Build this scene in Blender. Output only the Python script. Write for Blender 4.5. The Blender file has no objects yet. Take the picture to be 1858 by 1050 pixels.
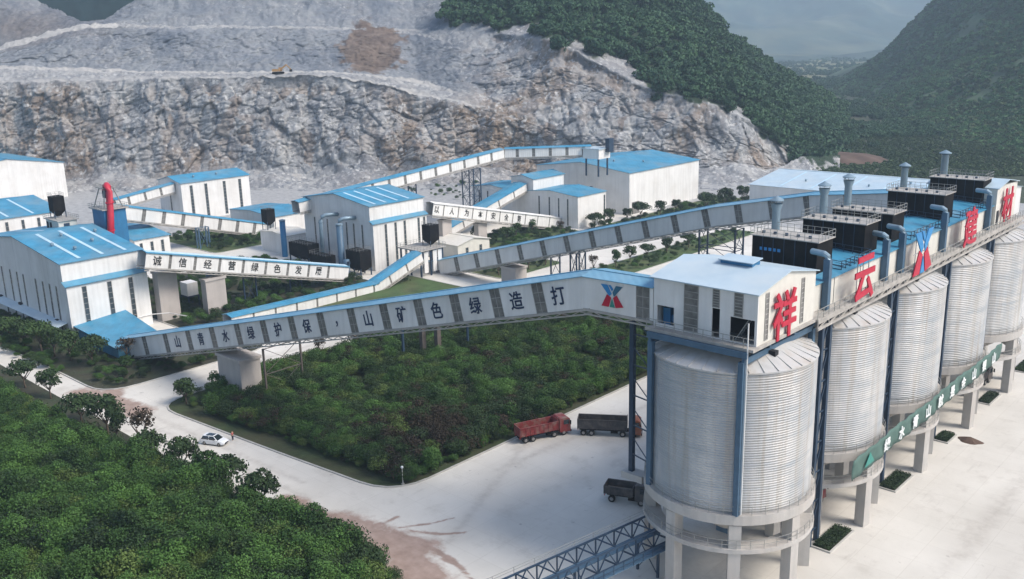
import bpy, math, random
import numpy as np
from mathutils import Vector, Matrix
rnd = random.Random(7)
R = math.radians
scene = bpy.context.scene
COL = scene.collection
# ------------------------------------------------------------------ camera, sky, sun, exposure
# Site grid: X across the silo row (towards the bright yard), Y along the silo row, Z up, metres.
CA, SA = math.cos(R(47)), math.sin(R(47))
CX0, CY0, CAMZ = 26.2, 106.4, 64.0
def V2G(x, y):                      # vector from view axes (right, forward) to the site grid
    return (x * SA - y * CA, x * CA + y * SA)
def C2G(x, y):                      # point right/forward of the camera's foot -> site grid
    return V2G(x - CX0, y - CY0)
PITCH, ROLL = 0.256, 0.025
cp, sp, cr, sr = math.cos(PITCH), math.sin(PITCH), math.cos(ROLL), math.sin(ROLL)
def g3(v):
    a = V2G(v[0], v[1]); return Vector((a[0], a[1], v[2]))
right_ = Vector((cr, -sr * sp, -sr * cp)); down_ = Vector((-sr, -cr * sp, -cr * cp)); fwd_ = Vector((0, cp, -sp))
cam = bpy.data.cameras.new("camera"); camo = bpy.data.objects.new("camera", cam); COL.objects.link(camo)
cam.sensor_width = 36.0; cam.lens = 36.0 * 1700 / 1858; cam.clip_start = 1.0; cam.clip_end = 30000
cx_, cy_ = C2G(0, 0)
mr, md, mf = g3(right_), g3(down_), g3(fwd_)
camo.matrix_world = Matrix(((mr.x, -md.x, -mf.x, cx_), (mr.y, -md.y, -mf.y, cy_), (mr.z, -md.z, -mf.z, CAMZ), (0, 0, 0, 1)))
scene.camera = camo
SUN_EL, SUN_AZ = R(46), R(68)       # azimuth from +Y towards +X
world = bpy.data.worlds.new("World"); scene.world = world; world.use_nodes = True
nt = world.node_tree; nt.nodes.clear()
wo = nt.nodes.new("ShaderNodeOutputWorld"); wb = nt.nodes.new("ShaderNodeBackground"); ws = nt.nodes.new("ShaderNodeTexSky")
ws.sky_type = 'NISHITA'; ws.sun_disc = False; ws.sun_elevation = SUN_EL; ws.sun_rotation = SUN_AZ
ws.air_density = 1.0; ws.dust_density = 2.5; ws.ozone_density = 1.5
wb.inputs[1].default_value = 0.15
nt.links.new(ws.outputs[0], wb.inputs[0]); nt.links.new(wb.outputs[0], wo.inputs[0])
sl = bpy.data.lights.new("sun", 'SUN'); sl.energy = 2.8; sl.angle = R(24); sl.color = (1.0, 0.93, 0.85)
so = bpy.data.objects.new("sun", sl); COL.objects.link(so)
sd = Vector((math.sin(SUN_AZ) * math.cos(SUN_EL), math.cos(SUN_AZ) * math.cos(SUN_EL), math.sin(SUN_EL)))
so.rotation_euler = sd.to_track_quat('Z', 'Y').to_euler(); so.location = (40, 40, 200)
vs = scene.view_settings; vs.view_transform = 'Standard'; vs.look = 'None'; vs.exposure = 0.52; vs.gamma = 1.0; vs.use_curve_mapping = False
cy = scene.cycles
cy.use_denoising = True; cy.max_bounces = 6; cy.diffuse_bounces = 3; cy.glossy_bounces = 3; cy.transmission_bounces = 4
cy.volume_bounces = 1; cy.transparent_max_bounces = 8; cy.caustics_reflective = False; cy.caustics_refractive = False

# ------------------------------------------------------------------ materials
MATS = {}
def mat(name, col, rough=0.7, metal=0.0, var=0.12, vs=0.6, streak=0.0, bump=0.0, bs=3.0, spec=0.4, dirt=None, dirt_amt=0.0, dirt_s=0.15, emit=None):
    if name in MATS: return MATS[name]
    m = bpy.data.materials.new(name); MATS[name] = m; m.use_nodes = True
    n = m.node_tree.nodes; l = m.node_tree.links; p = n["Principled BSDF"]
    p.inputs["Roughness"].default_value = rough; p.inputs["Metallic"].default_value = metal
    p.inputs["Specular IOR Level"].default_value = spec
    geo = n.new("ShaderNodeNewGeometry")
    def noise(scale, detail=4, stretch=None, rough_=0.6):
        t = n.new("ShaderNodeTexNoise"); t.inputs["Scale"].default_value = scale; t.inputs["Detail"].default_value = detail; t.inputs["Roughness"].default_value = rough_
        if stretch:
            mp = n.new("ShaderNodeMapping"); mp.inputs["Scale"].default_value = stretch; l.new(geo.outputs["Position"], mp.inputs[0]); l.new(mp.outputs[0], t.inputs["Vector"])
        else: l.new(geo.outputs["Position"], t.inputs["Vector"])
        return t.outputs[0]
    def ramp(s, a, b, lo, hi):
        r = n.new("ShaderNodeMapRange"); r.inputs[1].default_value = a; r.inputs[2].default_value = b; r.inputs[3].default_value = lo; r.inputs[4].default_value = hi
        l.new(s, r.inputs[0]); return r.outputs[0]
    def mix(a, b, f, mode='MIX'):
        x = n.new("ShaderNodeMix"); x.data_type = 'RGBA'; x.blend_type = mode
        for k, s in ((6, a), (7, b), (0, f)):
            if hasattr(s, "links"): l.new(s, x.inputs[k])
            elif k == 0: x.inputs[0].default_value = s
            else: x.inputs[k].default_value = (*s[:3], 1)
        return x.outputs[2]
    def grey(s):
        c = n.new("ShaderNodeCombineColor"); [l.new(s, c.inputs[i]) for i in range(3)]; return c.outputs[0]
    c = col
    f = ramp(noise(vs), 0.3, 0.7, 1 - var, 1 + var)
    c = mix(c, grey(f), 1.0, 'MULTIPLY')
    if dirt: c = mix(c, dirt, ramp(noise(dirt_s, 6), 0.45, 0.7, 0.0, dirt_amt))
    if streak:
        s = ramp(noise(1.0, 5, (0.9, 0.9, 0.06)), 0.45, 0.75, 0.0, streak)
        c = mix(c, tuple(x * 0.45 for x in col[:3]), s)
    l.new(c, p.inputs["Base Color"])
    if bump:
        b = n.new("ShaderNodeBump"); b.inputs["Strength"].default_value = bump; b.inputs["Distance"].default_value = 0.3
        l.new(noise(bs, 5), b.inputs["Height"]); l.new(b.outputs[0], p.inputs["Normal"])
    if emit: p.inputs["Emission Color"].default_value = (*emit, 1); p.inputs["Emission Strength"].default_value = 1
    m["helpers"] = 1
    return m
def nodes_of(m):
    return m.node_tree.nodes, m.node_tree.links, m.node_tree.nodes["Principled BSDF"]

WHITE = mat("white_cladding", (0.72, 0.71, 0.685), 0.6, var=0.06, vs=0.15, streak=0.26, dirt=(0.50, 0.47, 0.42), dirt_amt=0.4, dirt_s=0.12)
CREAM = mat("cream_cladding", (0.62, 0.60, 0.54), 0.6, var=0.05, streak=0.15)
ROOF = mat("blue_roof_sheet", (0.048, 0.235, 0.375), 0.5, var=0.2, vs=0.25, spec=0.4, dirt=(0.19, 0.28, 0.33), dirt_amt=0.6, dirt_s=0.1)
ROOFA = mat("faded_blue_roof_sheet", (0.11, 0.30, 0.44), 0.45, var=0.14, vs=0.25, spec=0.5, dirt=(0.27, 0.38, 0.44), dirt_amt=0.5, dirt_s=0.08)
ROOFW = mat("pale_roof_sheet", (0.42, 0.53, 0.60), 0.4, var=0.1, vs=0.3, dirt=(0.5, 0.52, 0.5), dirt_amt=0.5)
SKYL = mat("skylight_sheet", (0.45, 0.62, 0.72), 0.35, var=0.1)
GLASS = mat("grey_window_pane", (0.17, 0.165, 0.155), 0.25, var=0.35, vs=1.2, spec=0.6)
WFR = mat("window_frame", (0.30, 0.29, 0.27), 0.6)
GLASSD = mat("dark_window_pane", (0.05, 0.065, 0.075), 0.2, var=0.3, vs=1.0, spec=0.6)
DARK = mat("dark_opening", (0.02, 0.022, 0.026), 0.8)
BLACK = mat("black_sheet_steel", (0.007, 0.007, 0.008), 0.7, var=0.3, spec=0.1, dirt=(0.03, 0.026, 0.022), dirt_amt=0.5, dirt_s=0.5)
NAVY = mat("navy_steel", (0.022, 0.045, 0.08), 0.5, var=0.2)
BLUEST = mat("blue_grey_steel", (0.065, 0.125, 0.19), 0.5, var=0.15, streak=0.2)
BLUETANK = mat("blue_tank_paint", (0.03, 0.16, 0.32), 0.5, var=0.12, streak=0.2)
DUCT = mat("galvanised_duct", (0.24, 0.33, 0.39), 0.4, 0.3, var=0.15, streak=0.2)
STEEL = mat("railing_steel", (0.33, 0.33, 0.31), 0.5, 0.3)
DECK = mat("deck_plate", (0.36, 0.34, 0.31), 0.7, var=0.2)
CONC = mat("silo_concrete", (0.47, 0.45, 0.42), 0.85, var=0.12, vs=0.4, streak=0.25, dirt=(0.35, 0.29, 0.24), dirt_amt=0.4, dirt_s=0.2, bump=0.1)
PIER = mat("pier_concrete", (0.42, 0.385, 0.355), 0.9, var=0.08, vs=0.3, streak=0.2, bump=0.1)
KERB = mat("kerb_concrete", (0.42, 0.41, 0.38), 0.9, var=0.15)
INK = mat("navy_lettering", (0.015, 0.03, 0.075), 0.5, var=0.05)
INKK = mat("black_lettering", (0.02, 0.02, 0.02), 0.5, var=0.05)
RED = mat("red_sign_paint", (0.44, 0.008, 0.035), 0.45, var=0.08)
LOGOB = mat("logo_blue", (0.03, 0.22, 0.48), 0.45, var=0.05)
LOGOT = mat("logo_teal", (0.03, 0.13, 0.20), 0.45, var=0.05)
LOGOG = mat("logo_green", (0.03, 0.22, 0.18), 0.45, var=0.05)
BANNER = mat("green_banner_cloth", (0.075, 0.135, 0.115), 0.8, var=0.15, vs=0.3)
BANTX = mat("banner_white", (0.75, 0.77, 0.75), 0.7, var=0.04)
REDP = mat("red_pipe_paint", (0.45, 0.025, 0.05), 0.45, var=0.12)
TRUCKR = mat("truck_red", (0.21, 0.03, 0.03), 0.6, var=0.2, vs=2, dirt=(0.22, 0.17, 0.14), dirt_amt=0.85, dirt_s=0.9)
TRUCKG = mat("truck_grey_bed", (0.06, 0.055, 0.055), 0.7, var=0.2, vs=2, dirt=(0.17, 0.14, 0.12), dirt_amt=0.6, dirt_s=0.8)
TRUCKO = mat("truck_orange_cab", (0.33, 0.09, 0.03), 0.5, var=0.15, dirt=(0.2, 0.15, 0.12), dirt_amt=0.5, dirt_s=0.8)
LOADM = mat("bed_floor_dust", (0.22, 0.20, 0.16), 0.95, var=0.2, vs=2)
TYRE = mat("tyre_rubber", (0.02, 0.02, 0.02), 0.9)
RIM = mat("wheel_rim", (0.28, 0.27, 0.26), 0.5, 0.4)
CARW = mat("white_car_paint", (0.72, 0.74, 0.75), 0.25, var=0.02, spec=0.6)
CARG = mat("car_glass", (0.015, 0.025, 0.03), 0.08, spec=0.8)
LAMPG = mat("clear_lamp", (0.6, 0.62, 0.64), 0.15)
TAILR = mat("tail_lamp", (0.4, 0.02, 0.02), 0.3)
BARK = mat("tree_bark", (0.13, 0.10, 0.075), 0.9, var=0.2, vs=3)
SKIN = mat("skin", (0.45, 0.28, 0.2), 0.6); SHIRT = mat("red_shirt", (0.5, 0.06, 0.08), 0.8); TROUS = mat("dark_trousers", (0.03, 0.03, 0.05), 0.8); HAIR = mat("black_hair", (0.012, 0.01, 0.01), 0.6)
EXCAV = mat("excavator_tan", (0.42, 0.25, 0.10), 0.6, var=0.15, dirt=(0.35, 0.28, 0.2), dirt_amt=0.6)
CHAR = mat("sign_grey", (0.30, 0.31, 0.32), 0.6)

# corrugation: fine ribs that run up the cladding (bump only)
def ribs(m, axis, scale, strength):
    n, l, p = nodes_of(m)
    g = n.new("ShaderNodeNewGeometry"); w = n.new("ShaderNodeTexWave"); w.bands_direction = axis; w.inputs["Scale"].default_value = scale; w.inputs["Distortion"].default_value = 0
    mp = n.new("ShaderNodeMapping"); mp.inputs["Scale"].default_value = (1, 1, 0); l.new(g.outputs["Position"], mp.inputs[0]); l.new(mp.outputs[0], w.inputs["Vector"])
    b = n.new("ShaderNodeBump"); b.inputs["Strength"].default_value = strength; b.inputs["Distance"].default_value = 0.1
    l.new(w.outputs["Fac"], b.inputs["Height"]); l.new(b.outputs[0], p.inputs["Normal"])
ribs(WHITE, 'DIAGONAL', 0.55, 0.25); ribs(ROOFA, 'DIAGONAL', 0.5, 0.2)
ribs(ROOF, 'DIAGONAL', 0.35, 0.2)

# ------------------------------------------------------------------ mesh helpers
class MB:
    def __init__(s): s.v = []; s.f = []
    def add(s, vs, fs):
        o = len(s.v); s.v += [tuple(v) for v in vs]; s.f += [tuple(i + o for i in f) for f in fs]; return s
    def box(s, x0, x1, y0, y1, z0, z1):
        return s.add([(x0, y0, z0), (x1, y0, z0), (x1, y1, z0), (x0, y1, z0), (x0, y0, z1), (x1, y0, z1), (x1, y1, z1), (x0, y1, z1)],
                     [(0, 3, 2, 1), (4, 5, 6, 7), (0, 1, 5, 4), (1, 2, 6, 5), (2, 3, 7, 6), (3, 0, 4, 7)])
    def beam(s, a, b, w, h=None):
        h = h or w; a = Vector(a); b = Vector(b); d = (b - a).normalized()
        up = Vector((0, 0, 1)) if abs(d.z) < 0.95 else Vector((0, 1, 0))
        x = d.cross(up).normalized() * w / 2; y = x.cross(d).normalized() * h / 2
        return s.add([a - x - y, a + x - y, a + x + y, a - x + y, b - x - y, b + x - y, b + x + y, b - x + y],
                     [(0, 3, 2, 1), (4, 5, 6, 7), (0, 1, 5, 4), (1, 2, 6, 5), (2, 3, 7, 6), (3, 0, 4, 7)])
    def tube(s, pts, r, n=8, cap=True):
        pts = [Vector(p) for p in pts]; rs = r if isinstance(r, (list, tuple)) else [r] * len(pts); rings = []
        for i, p in enumerate(pts):
            d = (pts[min(i + 1, len(pts) - 1)] - pts[max(i - 1, 0)]).normalized()
            up = Vector((0, 0, 1)) if abs(d.z) < 0.95 else Vector((0, 1, 0))
            x = d.cross(up).normalized(); y = x.cross(d).normalized()
            rings.append([p + (x * math.cos(2 * math.pi * k / n) + y * math.sin(2 * math.pi * k / n)) * rs[i] for k in range(n)])
        vs = [q for r_ in rings for q in r_]; fs = []
        for i in range(len(rings) - 1):
            for k in range(n): fs.append((i * n + k, i * n + (k + 1) % n, (i + 1) * n + (k + 1) % n, (i + 1) * n + k))
        if cap: fs += [tuple(range(n))[::-1], tuple((len(rings) - 1) * n + k for k in range(n))]
        return s.add(vs, fs)
    def lathe(s, prof, n=48, c=(0, 0), closed=False):
        vs = []; fs = []
        for (r, z) in prof:
            for k in range(n):
                a = 2 * math.pi * k / n; vs.append((c[0] + r * math.cos(a), c[1] + r * math.sin(a), z))
        m = len(prof)
        for i in range(m - 1 + (1 if closed else 0)):
            j = (i + 1) % m
            for k in range(n): fs.append((i * n + k, i * n + (k + 1) % n, j * n + (k + 1) % n, j * n + k))
        return s.add(vs, fs)
    def prism(s, poly, z0, z1):
        n = len(poly)
        vs = [(x, y, z0) for x, y in poly] + [(x, y, z1) for x, y in poly]
        return s.add(vs, [tuple(range(n))[::-1], tuple(range(n, 2 * n))] + [(i, (i + 1) % n, n + (i + 1) % n, n + i) for i in range(n)])
    def slab(s, q, t):                     # quad q extruded down by t
        q = [Vector(p) for p in q]; d = Vector((0, 0, -t)); k = len(q)
        return s.add([p + d for p in q] + q, [tuple(range(k))[::-1], tuple(range(k, 2 * k))] + [(i, (i + 1) % k, k + (i + 1) % k, k + i) for i in range(k)])
    def mesh(s, name, m, off=(0, 0, 0), smooth=False):
        me = bpy.data.meshes.new(name)
        o = off
        me.from_pydata([(v[0] - o[0], v[1] - o[1], v[2] - o[2]) for v in s.v], [], s.f)
        me.materials.append(m)
        if smooth: me.polygons.foreach_set("use_smooth", [True] * len(me.polygons))
        me.update(); return me
def link(name, data, parent=None, loc=None):
    o = bpy.data.objects.new(name, data); COL.objects.link(o)
    if parent is not None: o.parent = parent
    if loc is not None: o.location = loc
    return o
def tag(o, label=None, cat=None, group=None, kind=None):
    for k, v in (("label", label), ("category", cat), ("group", group), ("kind", kind)):
        if v: o[k] = v
    return o
class Thing:                               # an Empty at the base that parents its parts; shapes are given in site coordinates
    def __init__(s, name, label, cat, at, group=None):
        s.o = Vector(at); s.root = link(name, None, None, at); s.root.empty_display_size = 0.5
        tag(s.root, label, cat, group)
    def part(s, name, mb, m, parent=None, smooth=False, label=None):
        o = link(name, mb.mesh(name, m, s.o, smooth), parent or s.root)
        if label: o["label"] = label
        return o
    def put(s, name, me, M, parent=None):  # shared mesh placed by a site matrix
        o = link(name, me, parent or s.root); o.matrix_local = Matrix.Translation(-s.o) @ M; return o
def whole(name, mb, m, at, label, cat, group=None, smooth=False):
    o = link(name, mb.mesh(name, m, at, smooth), None, at); return tag(o, label, cat, group)
def structure(name, mb, m, smooth=False):
    o = link(name, mb.mesh(name, m, (0, 0, 0), smooth)); o["kind"] = "structure"; return o
def copy_tree(o, parent=None):
    c = o.copy(); COL.objects.link(c); c.parent = parent
    for ch in list(o.children): copy_tree(ch, c)
    return c
def np_mesh(name, v, f, m, smooth=True):
    me = bpy.data.meshes.new(name); k = f.shape[1]
    me.vertices.add(len(v)); me.vertices.foreach_set("co", np.ascontiguousarray(v, dtype=np.float32).ravel())
    me.loops.add(f.size); me.loops.foreach_set("vertex_index", np.ascontiguousarray(f, dtype=np.int32).ravel())
    me.polygons.add(len(f)); me.polygons.foreach_set("loop_start", np.arange(len(f), dtype=np.int32) * k)
    if smooth: me.polygons.foreach_set("use_smooth", np.ones(len(f), dtype=bool))
    me.materials.append(m); me.update(calc_edges=True); me.validate(); return me
def grid_faces(nr, nc):
    i = np.arange(nr - 1)[:, None] * nc + np.arange(nc - 1)[None, :]
    return np.stack([i, i + 1, i + nc + 1, i + nc], -1).reshape(-1, 4)

# ------------------------------------------------------------------ numpy noise
_tab = np.random.RandomState(3).rand(65536)
def _h(i): return _tab[((i[..., 0] * 73856093) ^ (i[..., 1] * 19349663) ^ (i[..., 2] * 83492791)) & 65535]
def vnoise(p):
    i = np.floor(p).astype(np.int64); f = p - i; w = f * f * (3 - 2 * f); out = 0
    for dx in (0, 1):
        for dy in (0, 1):
            for dz in (0, 1):
                wt = (w[..., 0] if dx else 1 - w[..., 0]) * (w[..., 1] if dy else 1 - w[..., 1]) * (w[..., 2] if dz else 1 - w[..., 2])
                out = out + wt * _h(i + np.array([dx, dy, dz]))
    return out
def fbm(p, octaves=5, gain=0.5):
    a, s, t = 1.0, 0.0, 0.0
    for k in range(octaves): s = s + a * vnoise(p * (2.0 ** k) + 17.3 * k); t += a; a *= gain
    return s / t
def cells(p):
    i = np.floor(p).astype(np.int64); best = np.full(p.shape[:-1], 9.0); val = np.zeros(p.shape[:-1]); sec = best.copy()
    for dx in (-1, 0, 1):
        for dy in (-1, 0, 1):
            for dz in (-1, 0, 1):
                c = i + np.array([dx, dy, dz]); q = c + np.stack([_h(c), _h(c + 91), _h(c + 37)], -1)
                d = ((p - q) ** 2).sum(-1); nb = d < best
                sec = np.where(nb, best, np.minimum(sec, d)); best = np.where(nb, d, best); val = np.where(nb, _h(c + 11), val)
    return val, np.sqrt(sec) - np.sqrt(best)

# ------------------------------------------------------------------ terrain (built in bearings from the survey point, real distances)
def sight(px, py):                          # photo point -> (right per metre forward, rise per metre forward)
    v = fwd_ + right_ * ((px - 929.0) / 1700) + down_ * ((py - 525.0) / 1700)
    return v.x / v.y, v.z / v.y
def spot(px, py, depth):                    # point at a known forward distance
    b, s = sight(px, py); return (b * depth, depth, CAMZ + s * depth)
def toG(P):
    P = np.asarray(P, float); x = P[..., 0] - CX0; y = P[..., 1] - CY0
    return np.stack([x * SA - y * CA, x * CA + y * SA, P[..., 2]], -1)
def attr(me, name, arr):
    a = me.attributes.new(name, 'FLOAT', 'POINT'); a.data.foreach_set("value", np.ascontiguousarray(arr, dtype=np.float32).ravel())

def leafy(name, c1, c2, rough=0.7, patch=0.03):
    m = bpy.data.materials.new(name); m.use_nodes = True; MATS[name] = m
    n, l, p = nodes_of(m)
    p.inputs["Roughness"].default_value = rough; p.inputs["Specular IOR Level"].default_value = 0.25
    oi = n.new("ShaderNodeObjectInfo"); g = n.new("ShaderNodeNewGeometry"); t = n.new("ShaderNodeTexNoise"); t.inputs["Scale"].default_value = patch; t.inputs["Detail"].default_value = 4
    l.new(g.outputs["Position"], t.inputs["Vector"])
    t2 = n.new("ShaderNodeTexNoise"); t2.inputs["Scale"].default_value = 1.7; l.new(g.outputs["Position"], t2.inputs["Vector"])
    a = n.new("ShaderNodeMath"); a.operation = 'MULTIPLY_ADD'; a.inputs[1].default_value = 0.32; l.new(oi.outputs["Random"], a.inputs[0])
    b = n.new("ShaderNodeMath"); b.operation = 'MULTIPLY_ADD'; b.inputs[1].default_value = 1.6; b.inputs[2].default_value = -0.85; l.new(t.outputs[0], b.inputs[0]); l.new(b.outputs[0], a.inputs[2])
    c = n.new("ShaderNodeMath"); c.operation = 'MULTIPLY_ADD'; c.inputs[1].default_value = 0.7; l.new(t2.outputs[0], c.inputs[0]); l.new(a.outputs[0], c.inputs[2]); c.use_clamp = True
    mx = n.new("ShaderNodeMix"); mx.data_type = 'RGBA'; mx.inputs[6].default_value = (*c1, 1); mx.inputs[7].default_value = (*c2, 1); l.new(c.outputs[0], mx.inputs[0])
    l.new(mx.outputs[2], p.inputs["Base Color"])
    return m
LEAF = leafy("shrub_leaves", (0.009, 0.025, 0.009), (0.086, 0.185, 0.036), patch=0.13)
LEAFD = leafy("dark_leaves", (0.009, 0.021, 0.009), (0.050, 0.092, 0.028), patch=0.06)
LEAFF = leafy("forest_leaves", (0.015, 0.046, 0.026), (0.060, 0.130, 0.052), patch=0.012)
LEAFS = leafy("scrub_leaves", (0.028, 0.058, 0.024), (0.085, 0.130, 0.048), patch=0.01)
LEAFB = leafy("brown_foliage", (0.018, 0.014, 0.010), (0.062, 0.046, 0.026))

def crown_np(seed, nleaf, rx, rz, leaf, lumps, zc=0.0, fill=0.25):
    g = np.random.RandomState(seed)
    a = g.rand(lumps) * 6.283; u = g.rand(lumps) * 1.5 - 0.5; rr = np.sqrt(np.clip(1 - u * u * 0.8, 0, 1)) * (0.35 + 0.35 * g.rand(lumps))
    cen = np.stack([np.cos(a) * rr * rx, np.sin(a) * rr * rx, u * 0.55 * rz], 1); rad = (0.34 + 0.22 * g.rand(lumps))
    k = g.randint(0, lumps, nleaf); d = g.normal(size=(nleaf, 3)); d[:, 2] = d[:, 2] * 0.9 + 0.25; d /= np.linalg.norm(d, axis=1)[:, None]
    sh = np.where(g.rand(nleaf) < fill, g.rand(nleaf) ** 0.5, 0.85 + 0.25 * g.rand(nleaf))
    p = cen[k] + d * (rad[k] * sh)[:, None] * np.array([rx, rx, rz * 0.8]); p[:, 2] += zc
    nrm = d + g.normal(size=(nleaf, 3)) * 0.55; nrm /= np.linalg.norm(nrm, axis=1)[:, None]
    t = np.cross(nrm, g.normal(size=(nleaf, 3))); t /= np.linalg.norm(t, axis=1)[:, None] + 1e-9; b = np.cross(nrm, t)
    s = (leaf * (0.6 + 0.8 * g.rand(nleaf)))[:, None]; w = 0.62
    v = np.stack([p - t * s, p - b * s * w + nrm * s * 0.15, p + t * s, p + b * s * w + nrm * s * 0.15], 1).reshape(-1, 3)
    return v, np.arange(nleaf * 4).reshape(-1, 4)
def proto(name, m, *a, **k):
    v, f = crown_np(*a, **k); return bpy.data.objects.new(name, np_mesh(name, v, f, m, smooth=False))
def scatter(name, pts, scl, protos, label=None, cat=None, sz=None):
    """one mass of foliage: points carrying foliage clumps"""
    me = bpy.data.meshes.new(name); n = len(pts); me.vertices.add(n); me.vertices.foreach_set("co", np.ascontiguousarray(pts, dtype=np.float32).ravel())
    g = np.random.RandomState(n); attr(me, "scl", scl); attr(me, "rot", g.rand(n) * 6.283)
    ai = me.attributes.new("idx", 'INT', 'POINT'); ai.data.foreach_set("value", g.randint(0, len(protos), n).astype(np.int32))
    me.update(); o = link(name, me); o["kind"] = "stuff"
    if label: o["label"] = label
    if cat: o["category"] = cat
    ng = bpy.data.node_groups.new(name + "_nodes", 'GeometryNodeTree'); ng.interface.new_socket("Geometry", in_out='INPUT', socket_type='NodeSocketGeometry'); ng.interface.new_socket("Geometry", in_out='OUTPUT', socket_type='NodeSocketGeometry')
    N = ng.nodes; L = ng.links; gi = N.new("NodeGroupInput"); go = N.new("NodeGroupOutput"); ip = N.new("GeometryNodeInstanceOnPoints"); jn = N.new("GeometryNodeJoinGeometry")
    for pr in reversed(protos):
        ob = N.new("GeometryNodeObjectInfo"); ob.inputs["Object"].default_value = pr; ob.inputs["As Instance"].default_value = True; L.new(ob.outputs["Geometry"], jn.inputs[0])
    def na(nm, ty):
        x = N.new("GeometryNodeInputNamedAttribute"); x.data_type = ty; x.inputs[0].default_value = nm; return x.outputs[0]
    cx = N.new("ShaderNodeCombineXYZ"); L.new(na("rot", 'FLOAT'), cx.inputs[2])
    L.new(gi.outputs[0], ip.inputs["Points"]); L.new(jn.outputs[0], ip.inputs["Instance"]); ip.inputs["Pick Instance"].default_value = True
    L.new(na("idx", 'INT'), ip.inputs["Instance Index"]); L.new(cx.outputs[0], ip.inputs["Rotation"])
    sv = N.new("ShaderNodeCombineXYZ"); s0 = na("scl", 'FLOAT'); L.new(s0, sv.inputs[0]); L.new(s0, sv.inputs[1])
    mm = N.new("ShaderNodeMath"); mm.operation = 'MULTIPLY'; mm.inputs[1].default_value = sz or 1.0; L.new(s0, mm.inputs[0]); L.new(mm.outputs[0], sv.inputs[2])
    L.new(sv.outputs[0], ip.inputs["Scale"]); L.new(ip.outputs[0], go.inputs[0])
    md_ = o.modifiers.new("clumps", 'NODES'); md_.node_group = ng
    return o

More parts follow.
